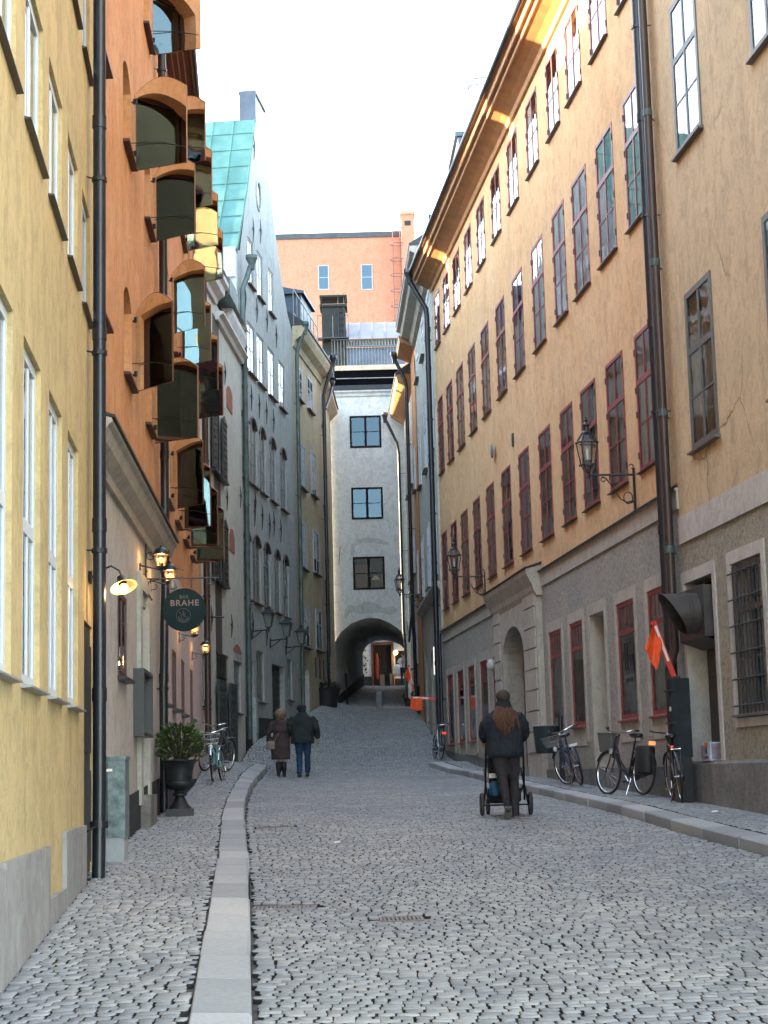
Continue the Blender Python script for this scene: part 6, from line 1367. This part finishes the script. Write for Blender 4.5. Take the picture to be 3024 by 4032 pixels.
for s,e,w_ in ((-1,eL,wL),(1,eR,wR)): ct.tube([(s*.14,0,1.31),(s*.22,-.01,1.2),e,(Vector(e)*.3+Vector(w_)*.7),(Vector(e)*.1+Vector(w_)*.9)],[.07,.072,.062,.052,.044],14)
ct.loft([(0,.01,1.06,.195,.15),(0,.0,1.12,.205,.155),(0,0,1.30,.19,.13)],22)
for k in range(6): a=math.pi+.5*k; ct.tube([(.20*math.cos(a),.15*math.sin(a),.46),(.17*math.cos(a),.13*math.sin(a),.95)],.016,6)
hr=MB(); hr.ball((0,.02,1.53),.105,.115,.105); 
for k in range(14): a=math.pi*(.95+1.1*k/13); hr.tube([(.07*math.cos(a),.02+.08*math.sin(a),1.58),(.11*math.cos(a),.01+.11*math.sin(a),1.50),(.10*math.cos(a),.01+.10*math.sin(a),1.40)],[.03,.032,.018],8)
col=MB(); col.loft([(0,0,1.36,.075,.07),(0,.01,1.41,.062,.06)],16)
bt=MB(); 
for k_,a_ in (((-.06,.0,.36),(-.05,-.03,.08)),((.07,.0,.36),(.07,.0,.07))): bt.tube([k_,((k_[0]+a_[0])/2,-.02,.22),a_],[.058,.062,.045],12); bt.tube([Vector(a_)+Vector((0,-.03,-.03)),Vector(a_)+Vector((0,.14,-.05))],[.042,.030],10)
wx,wy=-2.63,41.9
wm2=person((wx,wy,gz(wx,wy)),R(-2),'woman with short fair hair in a long brown coat and tall black boots',[('body',body,SKIN,.010),('coat',ct,cloth('brown_wool_coat',(.050,.034,.034)),.013),('hair',hr,mat('short_fair_hair',(.16,.11,.07),.6,0,.4,30),.010),('collar',col,cloth('cream_collar',(.5,.42,.34)),0),('boots',bt,cloth('black_leather_boots',(.008,.008,.01),.5),.010)],1.08)
hb=empty('shoulder_bag',(wx-.22,wy-.10,gz(wx,wy)+.66),R(10),'small grey beige shoulder bag on a long strap worn by the woman in brown','handbag')
BAGM=mat('grey_beige_leather',(.20,.17,.135),.55,0,.15,12)
MB().loft([(0,0,0,.12,.05),(0,0,.02,.14,.062),(0,0,.17,.11,.055),(0,0,.20,.07,.04)],18).build('bag_body',BAGM,hb,True)
MB().tube([(.08,-.03,.2),(.16,-.055,.36),(.27,-.06,.55),(.335,-.03,.68)],.010,6).tube([(-.06,0,.19),(-.03,0,.27),(.02,0,.19)],.008,6).build('strap',BAGM,hb,True)
body=MB(); head(body,(0,.04,1.60),(-.35,1,-.12)); body.tube([(0,0,.95),(0,0,1.2),(0,0,1.34),(0,0,1.42)],[(.14,.10),(.14,.10),(.12,.07),(.05,.05)],14)
LLm=[((-.09,0,.95),(-.07,.06,.52),(-.075,-.02,.09)),((.09,0,.95),(.10,.03,.52),(.09,.16,.11))]; legs(body,.9,LLm,.075)
eL,wL=(-.29,.02,1.16),(-.28,.18,1.0); eR,wR=(.31,-.05,1.16),(.33,.06,.90)
for s,e,w_ in ((-1,eL,wL),(1,eR,wR)):
    body.tube([(s*.15,0,1.36),(s*.2,0,1.34),e,w_],[.04,.04,.042,.028],10); hand(body,w_,(Vector(w_)-Vector(e)),s,.6,1.05)
tr=MB(); tr.loft([(0,0,.84,.15,.115),(0,0,.95,.175,.13),(0,0,1.05,.17,.13)],16); legs(tr,.9,LLm,.108)
for h_,k_,a_ in LLm: tr.tube([k_,a_],[.07,.062],12)
jk=MB(); jk.loft([(0,-.01,.80,.25,.18),(0,-.01,.85,.25,.18),(0,-.01,1.1,.235,.16),(0,0,1.3,.245,.155),(0,0,1.42,.22,.125),(0,0,1.48,.135,.11),(0,.02,1.55,.10,.105)],22)
for s,e,w_ in ((-1,eL,wL),(1,eR,wR)): jk.tube([(s*.18,0,1.42),(s*.27,0,1.3),e,(Vector(e)*.3+Vector(w_)*.7),(Vector(e)*.08+Vector(w_)*.92)],[.078,.082,.074,.066,.056],14)
for k in range(7): a=math.pi+.45*k; jk.tube([(.24*math.cos(a),.17*math.sin(a)-.01,.83),(.22*math.cos(a+.1),.15*math.sin(a+.1),1.2)],.016,6)
hat=MB(); hat.ball((-.01,.03,1.66),.105,.12,.088); hat.ball((0,.0,1.60),.088,.09,.085); hat.loft([(-.02,.05,1.615,.105,.125),(-.02,.05,1.63,.10,.12)],18)
sh=MB()
for a_ in ((-.075,-.02,.06),(.09,.16,.07)): sh.tube([Vector(a_)+Vector((0,-.04,-.01)),Vector(a_)+Vector((0,.04,-.015)),Vector(a_)+Vector((0,.18,-.03))],[.045,.05,.034],12)
mx_,my_=-2.10,41.85
person((mx_,my_,gz(mx_,my_)),R(2),'man in a dark jacket, blue jeans and black cap, walking beside the woman',[('body',body,SKIN,.010),('jeans',tr,cloth('blue_jeans',(.016,.050,.11)),.012),('jacket',jk,cloth('dark_green_black_jacket',(.014,.022,.024)),.013),('cap',hat,cloth('black_cap',(.008,.010,.018)),.010),('shoes',sh,cloth('black_shoes',(.008,.008,.01),.5),.009)],1.12)
# --- person in white beyond the passage
body=MB(); head(body,(0,.0,1.60),(.6,.6,0)); body.tube([(0,0,.95),(0,0,1.46)],[(.14,.10),(.17,.10)],12); legs(body,.9,[((-.08,0,.95),(-.09,.05,.5),(-.1,.0,.08)),((.08,0,.95),(.1,.0,.5),(.1,-.06,.08))],.075)
for s in (-1,1):
    body.tube([(s*.19,0,1.42),(s*.27,.02,1.15),(s*.2,.15,1.02 if s>0 else 1.35)],[.05,.042,.03],10); hand(body,(s*.2,.15,1.02 if s>0 else 1.35),(0,.5,.5 if s<0 else -.2),s,.6)
tp=MB(); tp.loft([(0,0,.95,.19,.13),(0,0,1.2,.19,.13),(0,0,1.42,.2,.12),(0,0,1.47,.09,.08)],18)
for s in (-1,1): tp.tube([(s*.17,0,1.41),(s*.27,.01,1.2)],[.075,.068],12)
tr=MB(); tr.loft([(0,0,.85,.15,.12),(0,0,.98,.17,.13)],14); legs(tr,.9,[((-.08,0,.95),(-.09,.05,.5),(-.1,.0,.08)),((.08,0,.95),(.1,.0,.5),(.1,-.06,.08))],.10)
hr=MB(); hr.ball((0,-.01,1.66),.088,.1,.085)
pr=MB(); pr.box(-.10,.08,-.138,-.13,1.22,1.27); pr.box(-.08,.06,-.135,-.128,1.14,1.18)
ppx,ppy=.80,91
person((ppx,ppy,gz(ppx,ppy)),R(-10),'person in a white t-shirt and dark trousers standing by the shop beyond the archway',[('body',body,SKIN,.014),('t_shirt',tp,mat('white_cotton',(.72,.75,.80),.85,0,.05,8),.014),('trousers',tr,cloth('dark_trousers',(.012,.016,.024)),.014),('hair',hr,mat('dark_hair',(.012,.01,.01),.6),.014),('shirt_print',pr,mat('navy_print',(.02,.03,.06),.7),0)])
o=MB().ball((0,0,0),.13).build('globe_lamp',mat('lit_yellow_globe',(1,.75,.35),.4,emit=(1,.68,.28),es=.5),None,True); o.location=(.43,93.2,8.05); tag(o,'glowing yellow globe lamp at the shop doorway beyond the passage','lamp'); light('globe_light',(0,-.3,-.25),4,par=o,r=.12)
o=MB().loft([(0,0,0,.36,.3),(0,0,.1,.38,.32),(0,0,.5,.37,.3),(0,0,.62,.28,.22)],16).build('pale_bench_block',mat('pale_block_stone',(.55,.53,.46),.8,0,.15,4),None,True); o.location=(.62,92.6,6.75); tag(o,'pale rounded stone block at the foot of the shop window beyond the archway','stone block')
